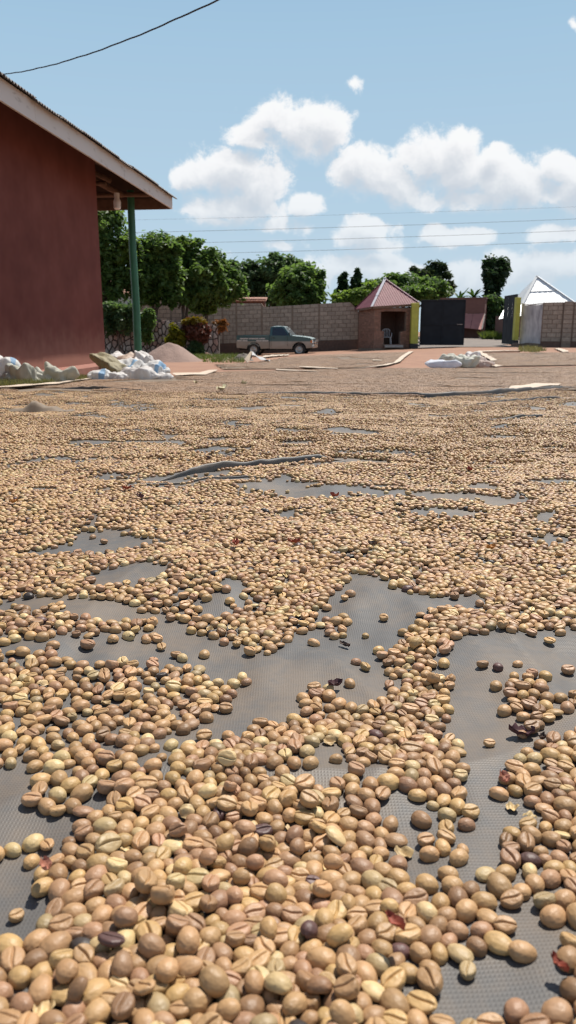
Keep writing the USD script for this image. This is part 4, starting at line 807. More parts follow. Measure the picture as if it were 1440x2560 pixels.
def sack(name, u, v, Y, L, Wd, H_, yaw, m, seed, label, group=None, crump=1.0, tilt=0.0, lift=0.0, sub=5, sharp=1.0):
    """a half empty woven sack: a flattened pillow with pinched ends, sharp random folds and a sagging outline."""
    ic = trimesh.creation.icosphere(sub); d = ic.vertices.copy(); rg = np.random.default_rng(seed)
    p = np.sign(d) * np.abs(d) ** .62; p /= np.maximum(np.abs(p).max(1, keepdims=True), 1e-6) ** .35
    ex = np.abs(p[:, 0]); p[:, 1] *= 1 - .25 * np.exp(-((ex - .8) / .15) ** 2); p[:, 2] *= 1 - .55 * ss(.45, 1.05, ex)
    q = p * np.array([L / 2, Wd / 2, H_ / 2]); s0 = seed * 3.17
    def ridge(sc_, k): return 1 - 2 * np.abs(meshkit.noise((q @ RR) * sc_ * [.45, 1.25, 1.1] + s0 + k, seed + k) * 2 - 1)
    RR = trimesh.transformations.euler_matrix(rg.uniform(-.4, .4), rg.uniform(-.4, .4), rg.uniform(-1, 1))[:3, :3]
    nrm = d / np.linalg.norm(d, axis=1, keepdims=True); a = H_ * .28 * crump
    wv = (meshkit.fbm(q * 3.2 / max(L, .4) + s0, 2, seed) - .5) * 2.2
    def folds(npl, sc_):      # straight creases between flat facets, as in crumpled cloth
        t_ = 0
        for _ in range(npl):
            n_ = rg.normal(size=3) * [1, 1, .5]; n_ /= np.linalg.norm(n_); w_ = np.abs(((q @ n_) * sc_ + rg.uniform(-.5, .5) + .25 * (meshkit.noise(q * sc_ * 1.5 + rg.uniform(0, 50), 1) - .5)) % 1 - .5) * 2; t_ = t_ + (w_ - .5)
        return t_ / math.sqrt(npl)
    q = q + nrm * (a * (folds(4, 1.1 / max(H_ * 1.6, .1)) * .75 + folds(3, 2.3 / max(H_ * 1.6, .1)) * .36 * sharp + wv))[:, None]
    q[:, 2] += H_ * .42 + wv * H_ * .25; q[:, 0] += H_ * .3 * (meshkit.noise(q * 5 + 9 + s0, 5) - .5)
    R = trimesh.transformations.euler_matrix(0, tilt, yaw)[:3, :3]; q = q @ R.T
    c = at(u, v, Y); z = float(G(c[0], Y)); q[:, 0] += c[0]; q[:, 1] += Y; q[:, 2] += z + lift
    g = G(q[:, 0], q[:, 1]) + .004; q[:, 2] = np.where(q[:, 2] < g, g + (q[:, 2] - g) * .03, q[:, 2])
    path = numbered('/World', name); mesh_ = trimesh.Trimesh((q - [c[0], Y, z]) @ R, ic.faces, process=False)
    gm = usdkit.mesh(stage, path, mesh_, m, smooth=38); M4 = np.eye(4); M4[:3, :3] = R; M4[:3, 3] = [c[0], Y, z]
    gm.AddTransformOp().Set(Gf.Matrix4d(M4.T.tolist())); data(gm.GetPrim(), label, 'sack', group)
SG = 'empty sacks along the red building'
sack('woven_sack', 6, 945, 8.9, .46, .40, .27, .3, S_wb2, 101, 'white sack with a blue band slumped at the left edge of the photo', SG, 1.0)
sack('woven_sack', 36, 952, 8.75, .26, .26, .20, .8, S_pale, 109, 'pale limp sack leaning on the blue banded sack', SG, 1.3)
sack('woven_sack', 68, 950, 8.7, .24, .26, .22, 1.3, S_gr, 103, 'crumpled grey green sack, second heap from the left edge', SG, 1.5, tilt=-.3)
sack('woven_sack', 108, 950, 8.9, .16, .26, .21, 1.3, S_pale, 104, 'narrow pale sack fold standing left of the folded grey sack', SG, 1.0, tilt=.5)
sack('woven_sack', 148, 948, 9.0, .36, .30, .20, -.1, S_gr, 105, 'folded grey green sack standing like a tent before the plinth', SG, 1.2, tilt=-.12)
SP_ = 'heap of sacks at the porch corner'
sack('woven_sack', 292, 890, 12.6, .46, .30, .17, -.35, S_w, 111, 'white sack on top of the heap, touching the red wall corner', SP_, 1.0, lift=.20)
sack('woven_sack', 270, 918, 11.5, .66, .32, .15, -.62, S_kh, 112, 'khaki sack lying slanted across the plinth corner', SP_, 1.0, tilt=.42, lift=.16)
sack('woven_sack', 250, 942, 10.7, .27, .28, .15, .1, S_wb, 113, 'blue banded white sack at the lower left of the porch heap', SP_, .9)
sack('woven_sack', 290, 943, 10.8, .34, .26, .13, -.1, S_w, 114, 'plain white sack lying flat beside the blue banded one', SP_, .9)
sack('woven_sack', 322, 900, 12.3, .46, .4, .20, .5, sackmat('peach_sack', (.66, .52, .42), (.52, .40, .33)), 115, 'peach tinted sack behind the heap at the post foot', SP_, 1.1, lift=.14)
sack('woven_sack', 318, 922, 11.7, .50, .36, .22, -.5, S_wb2, 116, 'white sack with blue stripe slumped in the middle of the porch heap', SP_, 1.1, lift=.06)
sack('woven_sack', 362, 905, 12.0, .44, .34, .30, .2, S_w, 117, 'big rounded white sack in front of the green post', SP_, .8, lift=.04)
sack('woven_sack', 384, 924, 11.5, .46, .34, .22, -.3, S_wb2, 118, 'white sack with blue end at the right side of the heap', SP_, 1.0, lift=.02)
sack('woven_sack', 348, 935, 11.1, .56, .32, .16, .1, S_w, 119, 'spread white sack along the front of the porch heap', SP_, 1.1)
sack('woven_sack', 405, 938, 11.2, .32, .26, .09, .0, S_w, 120, 'flat torn white sack at the right tip of the porch heap', SP_, 1.2)
FS = 'sacks heaped on the red earth before the gate'
sack('woven_sack', 1108, 910, 17.0, .80, .36, .17, .05, S_lbl, 121, 'smooth white and blue sack lying flat at the left of the gate heap', FS, .5, sharp=.5)
sack('woven_sack', 1126, 893, 19.0, .62, .34, .22, -.2, S_pale, 122, 'pale green sack at the back of the gate heap', FS, 1.3)
sack('woven_sack', 1164, 903, 17.3, .50, .42, .30, .6, S_pale, 123, 'tumbled pale green sack in the middle of the gate heap', FS, 1.5)
sack('woven_sack', 1182, 890, 18.6, .48, .34, .26, .2, S_w, 124, 'white sack rising behind the pale green one', FS, 1.4)
sack('woven_sack', 1208, 905, 17.4, .50, .38, .18, -.2, sackmat('pinkish_sack', (.66, .54, .48), (.52, .41, .36)), 125, 'pinkish sack spread at the right of the gate heap', FS, 1.4)
# ------------------------------------------------------------------ drying mats
def weave(name, c1, c2, dust, per=.0032, sheen=.35):
    s = 1 / per / 1.0
    nodes = {'tc': ('texture_coordinate', {}), 'wx': ('wave_texture', dict(scale=s * .62, bands_direction='x', distortion=3.0, detail=1.0, detail_scale=.4)), 'wy': ('wave_texture', dict(scale=s * .48, bands_direction='y', distortion=2.5, detail=1.0, detail_scale=.4)),
             'mx': ('math', dict(math_type='maximum')), 'n': ('noise_texture', dict(scale=5.0, detail=7, roughness=.65)), 'nf': ('noise_texture', dict(scale=120.0, detail=4)), 'r': ('rgb_ramp', dict(ramp=[(.30, c1), (.55, c2), (.72, dust)])),
             'na': ('math', dict(math_type='multiply_add', value2=.22)), 'h': ('mix', dict(mix_type='multiply', color2=(.88, .88, .88))), 'inv': ('map_range', dict(from_min=.2, from_max=.9, to_min=.75, to_max=0, clamp=True)),
             'b': ('bump', dict(strength=.3, distance=.0004)), 'p': ('principled_bsdf', dict(roughness=.52, specular_ior_level=sheen))}
    links = [('tc.object', 'wx.vector'), ('tc.object', 'wy.vector'), ('tc.object', 'n.vector'), ('tc.object', 'nf.vector'), ('wx.fac', 'mx.value1'), ('wy.fac', 'mx.value2'), ('nf.fac', 'na.value1'), ('n.fac', 'na.value3'), ('na.value', 'r.fac'),
             ('r.color', 'h.color1'), ('mx.value', 'inv.value'), ('inv.result', 'h.fac'), ('h.color', 'p.base_color'), ('mx.value', 'b.height'), ('b.normal', 'p.normal')]
    return usdkit.material(stage, '/World/Looks/' + name, nodes, links, surface='p.BSDF')
M_mat = weave('black_shade_net', (.076, .072, .069), (.100, .094, .090), (.15, .12, .095))
M_mat2 = mat('far_mat', (.22, .17, .13), .95, scale=3, color2=(.16, .13, .105), spec=.1)

def gline(px): 
    P = np.array([gp(u, v) for u, v in px]); k = np.argsort(P[:, 0]); return P[k, 0], P[k, 1]
RIDGES = []   # (x knots, y knots, height, front width, back width)
for px, h, wf, wb in (([(330, 1216), (420, 1197), (480, 1186), (560, 1176), (640, 1170), (760, 1163), (880, 1158)], .0165, .006, .02),
                      ([(230, 1236), (290, 1228), (350, 1220), (420, 1212), (520, 1204), (600, 1199), (720, 1196)], .005, .006, .02),
                      ([(470, 984), (520, 986), (640, 989), (800, 990), (1000, 992), (1090, 996), (1200, 991), (1300, 985), (1400, 974), (1500, 966)], .036, .02, .05),
                      ([(120, 974), (200, 974), (280, 976), (350, 981), (392, 986)], .024, .02, .05),
                      ([(1160, 1020), (1200, 1015), (1290, 1006), (1360, 1000), (1470, 997)], .016, .02, .04),
                      ([(1240, 1056), (1290, 1052), (1350, 1049), (1470, 1046)], .012, .015, .04)):
    x, y = gline(px); RIDGES.append((x, y, h, wf, wb))
def ridges(x, y):
    z = 0
    for kx, ky, h, wf, wb in RIDGES:
        L = kx[-1] - kx[0]; d = y - np.interp(x, kx, ky); e_ = ss(kx[0], kx[0] + .22 * L, x) * (1 - ss(kx[-1] - .22 * L, kx[-1], x))
        d = d + .15 * wb * np.sin(x * 9 / max(L, .2) * 2)
        z = z + h * e_ * np.where(d < 0, np.exp(-(d / wf) ** 2), np.exp(-(d / wb) ** 2)) * (abs(d) < 4 * wb)
    return z
def lumps(x, y):
    q = np.stack([x, y, 0 * x], -1)
    wr = lambda sc, k: np.clip(1 - np.abs(2 * meshkit.noise(q * sc + k, k) - 1) * 2.2, 0, 1) ** 2
    return .0045 * wr([3.2, 4.5, 1], 21) + .0032 * wr([9, 5, 1], 22) + .010 * (meshkit.noise(q * 5.5, 3) - .45) + .0085 * (meshkit.noise(q * [16, 11, 1], 4) - .5) + .0022 * (meshkit.noise(q * [55, 28, 1] + 3, 6) - .5) + .012 * (meshkit.fbm(q * 1.1, 2, 8) - .5) * ss(1, 3, y)
def MATZ(x, y): return G(x, y) + lumps(x, y)
def near_fold(p):
    m = np.zeros(len(p), bool)
    for kx, ky, h, wf, wb in RIDGES:
        d = p[:, 1] - np.interp(p[:, 0], kx, ky); m |= (p[:, 0] > kx[0]) & (p[:, 0] < kx[-1]) & (d > -.3 * h) & (d < 3.0 * h)
    return m
yr = [.045]
while yr[-1] < 5.75: yr.append(yr[-1] * 1.0046 + .0002)
yr = np.array(yr); fx = np.linspace(-1, 1, 251)
X = fx[None] * (yr[:, None] * .43 + .16); Y = np.broadcast_to(yr[:, None], X.shape)
kx = np.concatenate([RIDGES[3][0], RIDGES[2][0]]); ky = np.concatenate([RIDGES[3][1], RIDGES[2][1]]); o_ = np.argsort(kx)
yend = np.interp(X, kx[o_], ky[o_]) + .10; Y = np.minimum(Y, yend)
NM = thing('drying_mat', 'dark woven shade net mat under the coffee beans in the foreground', 'mat', (0, .5, float(G(0, .5))), 'mats spread over the yard')
part(NM, 'sheet', grid(np.stack([X, Y, MATZ(X, Y)], -1)), M_mat, smooth=True)
for kx_, ky_, h, wf, wb in RIDGES:      # folds standing up from the net, steep towards the camera
    n = 110; x = np.linspace(kx_[0], kx_[-1], n); y = np.interp(x, kx_, ky_); y = np.convolve(np.pad(y, 6, mode='edge'), np.ones(13) / 13, 'valid'); t = np.linspace(0, 1, n)
    e_ = (ss(0, .3, t) * (1 - ss(.75, 1, t))) * (.8 + .35 * meshkit.noise(np.stack([t * 9, 0 * t, 0 * t + h * 900], 1), 3)); rows = []
    for dd, zz in ((-.10, -.05), (-.16, .30), (-.13, .62), (-.02, .90), (.22, 1.02), (.60, .95), (1.2, .62), (2.0, .25), (3.0, -.06)):
        q = np.stack([x + .1 * h * np.sin(t * 37 + dd * 3), y + dd * h * (.5 + .5 * e_), 0 * x], 1); q[:, 2] = MATZ(q[:, 0], q[:, 1]) - .0008 + zz * h * e_; rows.append(q)
    part(NM, 'fold', grid(np.array(rows)), M_mat, smooth=True)
# turned over corner at the left
b0, b1 = gp(18, 1036), gp(175, 1030); rows = []
for s in np.linspace(0, 1, 16):
    base = b0 + (b1 - b0) * s; hgt = .040 * max(0, 1 - abs(s - .36) / (.30 if s < .36 else .40)) ** 1.25 + .005 * (1 + math.sin(s * 21)) * (s < .95); rows.append([[base[0], base[1] + (.03 * t + .10 * max(0, t - .5)) + .02, float(MATZ(base[0], base[1] + .08 * t)) + .006 + hgt * min(t * 1.9, 1) * (1 - .6 * max(0, t - .55))] for t in np.linspace(0, 1, 8)])
fl = np.array(rows); part(NM, 'turned_corner', cat([grid(fl), grid((fl - [0, 0, .002])[:, ::-1])]), mat('dusty_mat_back', (.20, .145, .10), .8, scale=9, color2=(.13, .10, .075)), smooth=True)
MATS = [('wide far mat of drying beans between the foreground mat and the red earth', [(-260, 1010), (-200, 978), (0, 967), (230, 948), (430, 943), (535, 931), (760, 926), (915, 922), (1080, 922), (1250, 921), (1640, 915), (1640, 972), (1400, 976), (1200, 994), (1000, 994), (640, 991), (392, 986), (120, 976)],
         [[(-60, 980), (60, 971), (150, 963), (235, 947), (262, 946), (190, 958), (150, 967), (60, 975), (-60, 984)], [(430, 938), (500, 936), (522, 930), (545, 928), (538, 933), (515, 941), (440, 944)], [(1270, 982), (1276, 975), (1340, 968), (1402, 967), (1395, 973), (1305, 982)], [(690, 927), (792, 930.5), (792, 932.5), (690, 929)]]),
        ('mat of drying beans before the pickup, left of the red path', [(560, 924), (540, 912), (640, 907), (700, 897), (800, 888), (930, 883), (1026, 881), (995, 906), (955, 916), (910, 920), (700, 923)],
         [[(912, 923), (985, 909), (1023, 880), (1034, 880), (1000, 907), (960, 918)], [(930, 903), (952, 903), (952, 905), (930, 905)], [(748, 920), (845, 924), (845, 926), (748, 922)], [(655, 893), (720, 888), (722, 890), (660, 896)]]),
        ('mat of drying beans at the right, before the block wall and pier', [(1194, 884), (1300, 882), (1640, 882), (1640, 911), (1245, 916), (1222, 900)],
         [[(1186, 880), (1200, 880), (1243, 903), (1229, 905)], [(1214, 914), (1226, 911), (1256, 919), (1240, 921)], [(1384, 872.5), (1398, 872.5), (1424, 880), (1408, 882)], [(1195, 879), (1300, 878), (1300, 880), (1195, 881)]])]
def sheet_poly(px, dz, step=.35):
    g = np.array([gp(u, v)[:2] for u, v in px]); pg = Polygon(g).buffer(0); v, f = trimesh.creation.triangulate_polygon(pg.segmentize(step) if hasattr(pg, 'segmentize') else pg, engine='earcut')
    v = np.array(v); return pg, trimesh.Trimesh(np.column_stack([v, G(v[:, 0], v[:, 1]) + dz]), f, process=False)
def fine_sheet(px, dz, step):
    """a sheet cut to the polygon, with points inside so that it follows the ground."""
    g = np.array([gp(u, v)[:2] for u, v in px]); pg = Polygon(g).buffer(0); x0, y0, x1, y1 = pg.bounds; parts = []
    for j, ya in enumerate(np.arange(y0, y1, step)):
        q = pg.intersection(sbox(x0, ya, x1, min(ya + step, y1)))
        for gg in getattr(q, 'geoms', [q]):
            if gg.geom_type != 'Polygon' or gg.area < 1e-5: continue
            v, f = trimesh.creation.triangulate_polygon(gg.segmentize(2.0), engine='earcut'); v = np.array(v); parts.append(trimesh.Trimesh(np.column_stack([v, G(v[:, 0], v[:, 1]) + dz]), f, process=False))
    return pg, cat(parts)
FARPOLY = []
for lab, px, hems in MATS:
    pg, m = fine_sheet(px, .004, .5); FARPOLY.append(pg); c = pg.centroid
    t = thing('drying_mat', lab, 'mat', on(c.x, c.y), 'mats spread over the yard'); part(t, 'sheet', m, M_mat2)
    for h in hems:
        q, hm = fine_sheet(h, .034, .12); wv_ = meshkit.fbm(np.column_stack([hm.vertices[:, :2] * 2.2, 0 * hm.vertices[:, 0]]), 3, 9) - .5; hm.vertices += np.column_stack([wv_ * .12, wv_ * .35, .05 * (wv_ + .1)]) * np.clip(hm.vertices[:, 1:2] / 30, .1, 1); part(t, 'hem', cat([hm, trimesh.Trimesh(hm.vertices - [0, 0, .006], hm.faces[:, ::-1], process=False)]), M_cream)

# ------------------------------------------------------------------ coffee beans
CLASSES = [('tan', (.39, .232, .112), .42), ('pinkish brown', (.335, .188, .104), .19), ('golden', (.42, .262, .114), .17), ('pale cream', (.50, .36, .18), .075), ('mid brown', (.26, .145, .074), .10), ('olive grey', (.34, .245, .125), .03), ('dark purple', (.10, .05, .043), .011), ('blackish', (.04, .03, .026), .004)]
def beanmat(k):
    nm, c, _ = CLASSES[k]; c = np.array(c)
    nodes = {'tc': ('texture_coordinate', {}), 'oi': ('object_info', {}), 'ofs': ('vector_math', dict(math_type='multiply_add', vector2=(9, 7, 5))), 'n': ('noise_texture', dict(scale=190.0, detail=4, roughness=.6)), 'r': ('rgb_ramp', dict(ramp=[(.26, c * .55), (.44, c * .92), (.6, c), (.78, np.minimum(c * 1.2, .9))])),
             'v': ('map_range', dict(to_min=.78, to_max=1.2)), 'hu': ('map_range', dict(to_min=.496, to_max=.505)), 'x': ('hsv', {}), 'bn': ('noise_texture', dict(scale=520.0, detail=4, roughness=.6)), 'b': ('bump', dict(strength=.42, distance=.0006)), 'p': ('principled_bsdf', dict(roughness=.5, specular_ior_level=.4)),
             'fr': ('math', dict(math_type='multiply', value2=7.31)), 'ff': ('math', dict(math_type='fraction'))}
    links = [('tc.object', 'ofs.vector1'), ('tc.object', 'n.vector'), ('n.fac', 'r.fac'), ('oi.random', 'v.value'), ('oi.random', 'fr.value1'), ('fr.value', 'ff.value1'), ('ff.value', 'hu.value'), ('r.color', 'x.color'), ('v.result', 'x.value'), ('hu.result', 'x.hue'), ('x.color', 'p.base_color'), ('tc.object', 'bn.vector'), ('bn.fac', 'b.height'), ('b.normal', 'p.normal')]
    return usdkit.material(stage, '/World/Looks/bean_' + nm.replace(' ', '_'), nodes, links, surface='p.BSDF')
BM = [beanmat(k) for k in range(8)]
def bean_shape(kind, sub, seed=0):
    ic = trimesh.creation.icosphere(sub); d = ic.vertices; x, y, z = d.T
    rg = np.random.default_rng(100 + kind); a, b, top, bot = (.0044, .0036, .0033, .0018)
    a *= rg.uniform(.90, 1.06); b *= rg.uniform(.94, 1.08); asym = rg.uniform(-.14, .14)
    if kind == 3: a, b, top, bot = .0042, .0033, .0030, .0029        # peaberry: nearly round
    if kind == 4: a, b, top, bot = .0046, .0034, .0021, .0011        # flat, shell like
    Xb, Yb = x * a, y * b * (1 + asym * x)
    if kind == 5: Xb, Yb = Xb * .8, Yb * .75
    zz = np.where(z > 0, z * top, -(1 - (1 - np.abs(z)) ** 2.4) * bot)
    yy = y - .10 * np.sin(2.6 * x + kind); dep = .0012 * np.exp(-(yy / .075) ** 2) * np.clip(1.0 - x * x, 0, 1) ** .5
    lip = .0001 * np.exp(-((np.abs(yy) - .22) / .2) ** 2) * np.clip(1 - x * x, 0, 1)
    zz = np.where(z < 0, zz + (dep - lip) * np.clip(-z * 5, 0, 1), zz)
    if kind == 5: zz = z * .00025 + .0022 * (x * x + .6 * y * y) + .0006 * np.sin(5 * x + 3 * y) - .001     # flake of dry parchment skin
    if kind == 2: zz = zz + .0007 * np.clip(x, 0, 1) ** 2 * np.sign(z)                          # lopsided bean
    P = np.stack([Xb, Yb, zz - (top - bot) / 2], 1); nz = meshkit.fbm(d * 1.6 + kind * 5.1, 3, kind) - .5
    P *= (1 + .15 * nz + .05 * (meshkit.fbm(d * 4.2 + kind * 2.3, 2, kind + 9) - .5))[:, None]; return P, ic.faces
NSH = 6; SHP = [.30, .265, .245, .10, .078, .012]; HALF = .0024
rb = np.random.default_rng(2024)
# places where the mat lies bare, read off the photograph and laid on the ground
BARE_PX = [
 [(880, 1452), (1010, 1513), (1205, 1520), (1205, 1534), (1060, 1545), (1000, 1590), (930, 1640), (932, 1680), (968, 1700), (950, 1752), (872, 1762), (850, 1730), (830, 1688), (790, 1690), (760, 1730), (740, 1772), (700, 1800), (640, 1800), (590, 1842), (520, 1852), (420, 1882), (380, 1932), (366, 1920), (440, 1860), (560, 1792), (600, 1732), (652, 1694), (642, 1650), (690, 1642), (762, 1582), (800, 1542), (866, 1492)],
 [(1112, 1650), (1140, 1620), (1240, 1612), (1460, 1604), (1460, 1690), (1440, 1745), (1400, 1780), (1380, 1700), (1330, 1700), (1255, 1720), (1250, 1780), (1330, 1855), (1460, 1800), (1460, 1845), (1342, 1868), (1282, 1900), (1250, 1990), (1240, 2085), (1214, 2205), (1190, 2110), (1190, 2000), (1170, 1930), (1180, 1880), (1150, 1850), (1144, 1760), (1128, 1700)],
 [(215, 1470), (268, 1440), (300, 1428), (400, 1440), (410, 1458), (352, 1484), (300, 1482), (250, 1494)],
 [(-20, 1534), (60, 1520), (130, 1514), (250, 1530), (380, 1528), (412, 1545), (440, 1562), (402, 1572), (380, 1556), (250, 1574), (100, 1568), (-20, 1580)],
 [(424, 1500), (540, 1490), (592, 1478), (604, 1524), (545, 1556), (440, 1534)],
 [(-20, 1642), (140, 1640), (290, 1600), (400, 1562), (430, 1572), (540, 1612), (622, 1640), (652, 1692), (560, 1682), (460, 1662), (330, 1660), (200, 1672), (100, 1652), (-20, 1662)],
 [(-10, 1392), (150, 1372), (246, 1308), (300, 1330), (370, 1340), (432, 1360), (330, 1372), (290, 1382), (200, 1392), (100, 1396), (-10, 1404)],
 [(590, 1222), (700, 1205), (830, 1215), (960, 1235), (1080, 1240), (1285, 1250), (1285, 1264), (1100, 1270), (1000, 1266), (880, 1260), (700, 1246), (620, 1240)],
 [(690, 1290), (740, 1280), (790, 1276), (760, 1290), (720, 1298)],
 [(340, 1228), (440, 1208), (600, 1198), (740, 1196), (740, 1205), (600, 1212), (420, 1226)],
 [(380, 1208), (480, 1190), (640, 1178), (890, 1162), (890, 1166), (640, 1186), (470, 1204)],
 [(240, 1208), (255, 1190), (400, 1186), (460, 1188), (330, 1206)],
 [(-10, 1172), (130, 1146), (250, 1140), (304, 1150), (150, 1164)], [(770, 1142), (900, 1128), (1000, 1128), (1115, 1146), (1000, 1146)], [(500, 1143), (560, 1138), (640, 1142), (560, 1148)],
 [(1185, 1100), (1230, 1092), (1360, 1092), (1300, 1101)], [(1230, 1143), (1290, 1138), (1330, 1142), (1290, 1148)],
 [(265, 1012), (300, 1003), (370, 1005), (405, 1028), (330, 1032)], [(170, 1036), (240, 1028), (270, 1045), (210, 1045)], [(285, 1084), (380, 1078), (385, 1088), (300, 1089)], [(390, 1086), (440, 1082), (438, 1112), (400, 1108)], [(480, 1072), (560, 1060), (640, 1062), (600, 1070)], [(660, 1080), (740, 1074), (735, 1082)],
 [(1170, 1028), (1215, 1024), (1215, 1033), (1180, 1036)], [(1395, 1010), (1450, 1004), (1450, 1018), (1400, 1020)], [(-10, 1066), (30, 1066), (20, 1076), (-10, 1078)], [(790, 1030), (840, 1020), (840, 1036)],
 [(1030, 1296), (1080, 1288), (1190, 1287), (1190, 1294), (1080, 1304)], [(1340, 1300), (1390, 1293), (1400, 1306), (1350, 1312)], [(1330, 1350), (1360, 1337), (1425, 1352), (1410, 1368), (1370, 1372)], [(1225, 1254), (1290, 1244), (1300, 1256), (1250, 1262)],
 [(-20, 1952), (60, 1948), (100, 1962), (50, 1985), (62, 2010), (130, 2070), (212, 2046), (168, 2100), (90, 2108), (-20, 2112)], [(-30, 2178), (60, 2176), (90, 2200), (66, 2290), (90, 2330), (-10, 2420), (-60, 2400)],
 [(718, 1962), (832, 1940), (920, 1920), (972, 1962), (1024, 2004), (1012, 2050), (1060, 2100), (1020, 2092), (990, 2050), (972, 1990), (900, 1950), (760, 1985)], [(760, 1920), (770, 1880), (850, 1870), (860, 1905)],
 [(1285, 2300), (1322, 2290), (1390, 2340), (1392, 2400), (1372, 2450), (1392, 2560), (1300, 2575), (1238, 2470), (1322, 2424), (1300, 2380)], [(1060, 2560), (1064, 2520), (1180, 2500), (1200, 2590), (1080, 2590)], [(1010, 2210), (1040, 2150), (1080, 2160), (1040, 2240)]]
BARE = unary_union([Polygon([gp(u, v)[:2] for u, v in p]).buffer(0) for p in BARE_PX]).buffer(.003); shapely.prepare(BARE)
LONE_PX = [(840, 1562), (822, 1566), (785, 1612), (960, 1562), (914, 1594), (890, 1662), (913, 1676), (875, 1716), (1205, 1692), (1243, 1700), (1293, 1688), (1418, 1694), (1372, 1632), (220, 1642), (105, 1627), (135, 1652), (404, 1628), (440, 1646), (456, 1654), (511, 1644), (490, 1692), (512, 1694), (322, 1610), (1222, 1880), (1120, 1640), (40, 2294), (32, 2134), (84, 2122), (545, 1510), (575, 1532), (1343, 1835), (1305, 1855), (1290, 1800)]
lone = np.array([gp(u, v - 6)[:2] for u, v in LONE_PX])
def hexpts(x0, x1, y0, y1, sp, jit, rg):
    ny = int((y1 - y0) / (sp * .866)) + 1; nx = int((x1 - x0) / sp) + 1; j, i = np.mgrid[0:ny, 0:nx]
    p = np.stack([x0 + (i + .5 * (j % 2)) * sp, y0 + j * sp * .866], -1).reshape(-1, 2); return p + rg.uniform(-jit, jit, p.shape) * sp
def fan(p, m=.12): return np.abs(p[:, 0]) < .385 * p[:, 1] + m
def covered(p, rg, edge=.004):
    q = p + rg.normal(size=p.shape) * edge * np.clip(p[:, 1:] / .6, .6, 2.5)
    c = ~shapely.contains_xy(BARE, q[:, 0], q[:, 1]); n3 = np.stack([p[:, 0], p[:, 1], 0 * p[:, 0]], -1)
    gaps = (meshkit.fbm(n3 * [6, 9, 1] + 4, 3, 31) > .665) & (p[:, 1] > 1.1)
    isl = (meshkit.fbm(n3 * 26 + 9, 2, 44) > .615) & (p[:, 1] > .52) & (p[:, 0] < .05 + .3 * (p[:, 1] > .8)) & (rg.random(len(p)) < .7)
    c = c | isl
    return ((c & ~gaps) | (rg.random(len(p)) < .004)) & ~near_fold(p)
# near beans: dropped as soft bodies and let settle on the mat and on each other
YN = 1.55
pts = []
th_at = lambda p: .62 + 2.2 * np.clip(meshkit.fbm(np.column_stack([p * 9.0, 0 * p[:, 0]]), 2, 12) - .34, 0, .5) + .9 * np.exp(-((p[:, 0] + .0) / .09) ** 2 - ((p[:, 1] - .20) / .09) ** 2)
for l in range(4):
    p = hexpts(-.75, .75, .07, YN, .0094, .36, rb); p = p[fan(p)]; p = p[covered(p, rb)]
    dist = shapely.distance(shapely.points(p), BARE); th = np.minimum(th_at(p), .5 + dist / .014)
    p = p[th > l + rb.random(len(p)) * .8] if l else p[rb.random(len(p)) < .97]
    pts.append(np.column_stack([p, np.full(len(p), .003 + .006 * l)]))
P = np.vstack(pts + [np.column_stack([lone[lone[:, 1] < YN], np.full((lone[:, 1] < YN).sum(), .003)])]); nlone = int((lone[:, 1] < YN).sum()); N = len(P)
gx, gy = np.arange(-.80, .80, .003), np.arange(.03, YN + .06, .003); HM = lumps(*np.meshgrid(gx, gy)) + G(*np.meshgrid(gx, gy))
def mz(p): return map_coordinates(HM, [(p[:, 1] - gy[0]) / .003, (p[:, 0] - gx[0]) / .003], order=1, mode='nearest')
anchor = P[:, :2].copy(); size = rb.normal(1.0, .12, N).clip(.68, 1.32)
ZS = 1.3
for it in range(46):
    h = P[:, 2]; h -= .0006; np.maximum(h, HALF * size * .95, out=h)
    Q = P * [1, 1, ZS]; pr = cKDTree(Q).query_pairs(.0090, output_type='ndarray'); i, j = pr.T
    d = Q[i] - Q[j]; L = np.linalg.norm(d, axis=1) + 1e-9; want = .0076 * (size[i] + size[j]) / 2; push = np.clip(want - L, 0, None) * .5; ok = push > 0
    i, j, mv = i[ok], j[ok], (d[ok] / L[ok, None]) * push[ok, None] * .9
    for k in range(3):
        D = np.bincount(i, mv[:, k], N) - np.bincount(j, mv[:, k], N); P[:, k] += np.clip(D, -.0012, .0012) / ((ZS if k == 2 else 1))
    P[N - nlone:, :2] = anchor[N - nlone:]
    far_ = P[:, :2] - anchor; P[:, :2] -= far_ * .04
P[:, 2] = np.maximum(P[:, 2], HALF * size * .95)
hgt = P[:, 2].copy(); P[:, 2] += mz(P)
near = P; nh = hgt; nsize = size
# middle distance: one to two layers
mid = []; mh = []
for l, dens in enumerate((1.0, .62)):
    p = hexpts(-2.5, 2.5, YN, 5.72, .0088, .40, rb); p = p[fan(p, .05)]; p = p[covered(p, rb, .006)]
    yl = np.interp(p[:, 0], kx[o_], ky[o_]); p = p[p[:, 1] < yl + .02]
    keep = rb.random(len(p)) < (.93 if l == 0 else dens * np.where(p[:, 1] > 3.2, .35, 1) * ss(.42, .56, meshkit.fbm(np.column_stack([p * 3.0, 0 * p[:, 0]]), 2, 12)))
    p = p[keep]; h = HALF + l * .0042 + rb.uniform(-.0004, .0012, len(p)); mid.append(np.column_stack([p, MATZ(p[:, 0], p[:, 1]) + h])); mh.append(h)
P = np.vstack([near] + mid); hgt = np.concatenate([nh] + mh); N = len(P); size = np.concatenate([nsize, rb.normal(1.0, .09, N - len(near)).clip(.75, 1.28)])
cls = rb.choice(8, N, p=np.array([c[2] for c in CLASSES]) / sum(c[2] for c in CLASSES)); shp = rb.choice(NSH, N, p=SHP); cls = np.where(shp == 5, 3, cls); shp[len(near) - nlone:len(near)] %= 5
yaw = rb.uniform(0, 2 * np.pi, N); flip = rb.random(N) < .29; up_l = ss(.0032, .006, hgt)
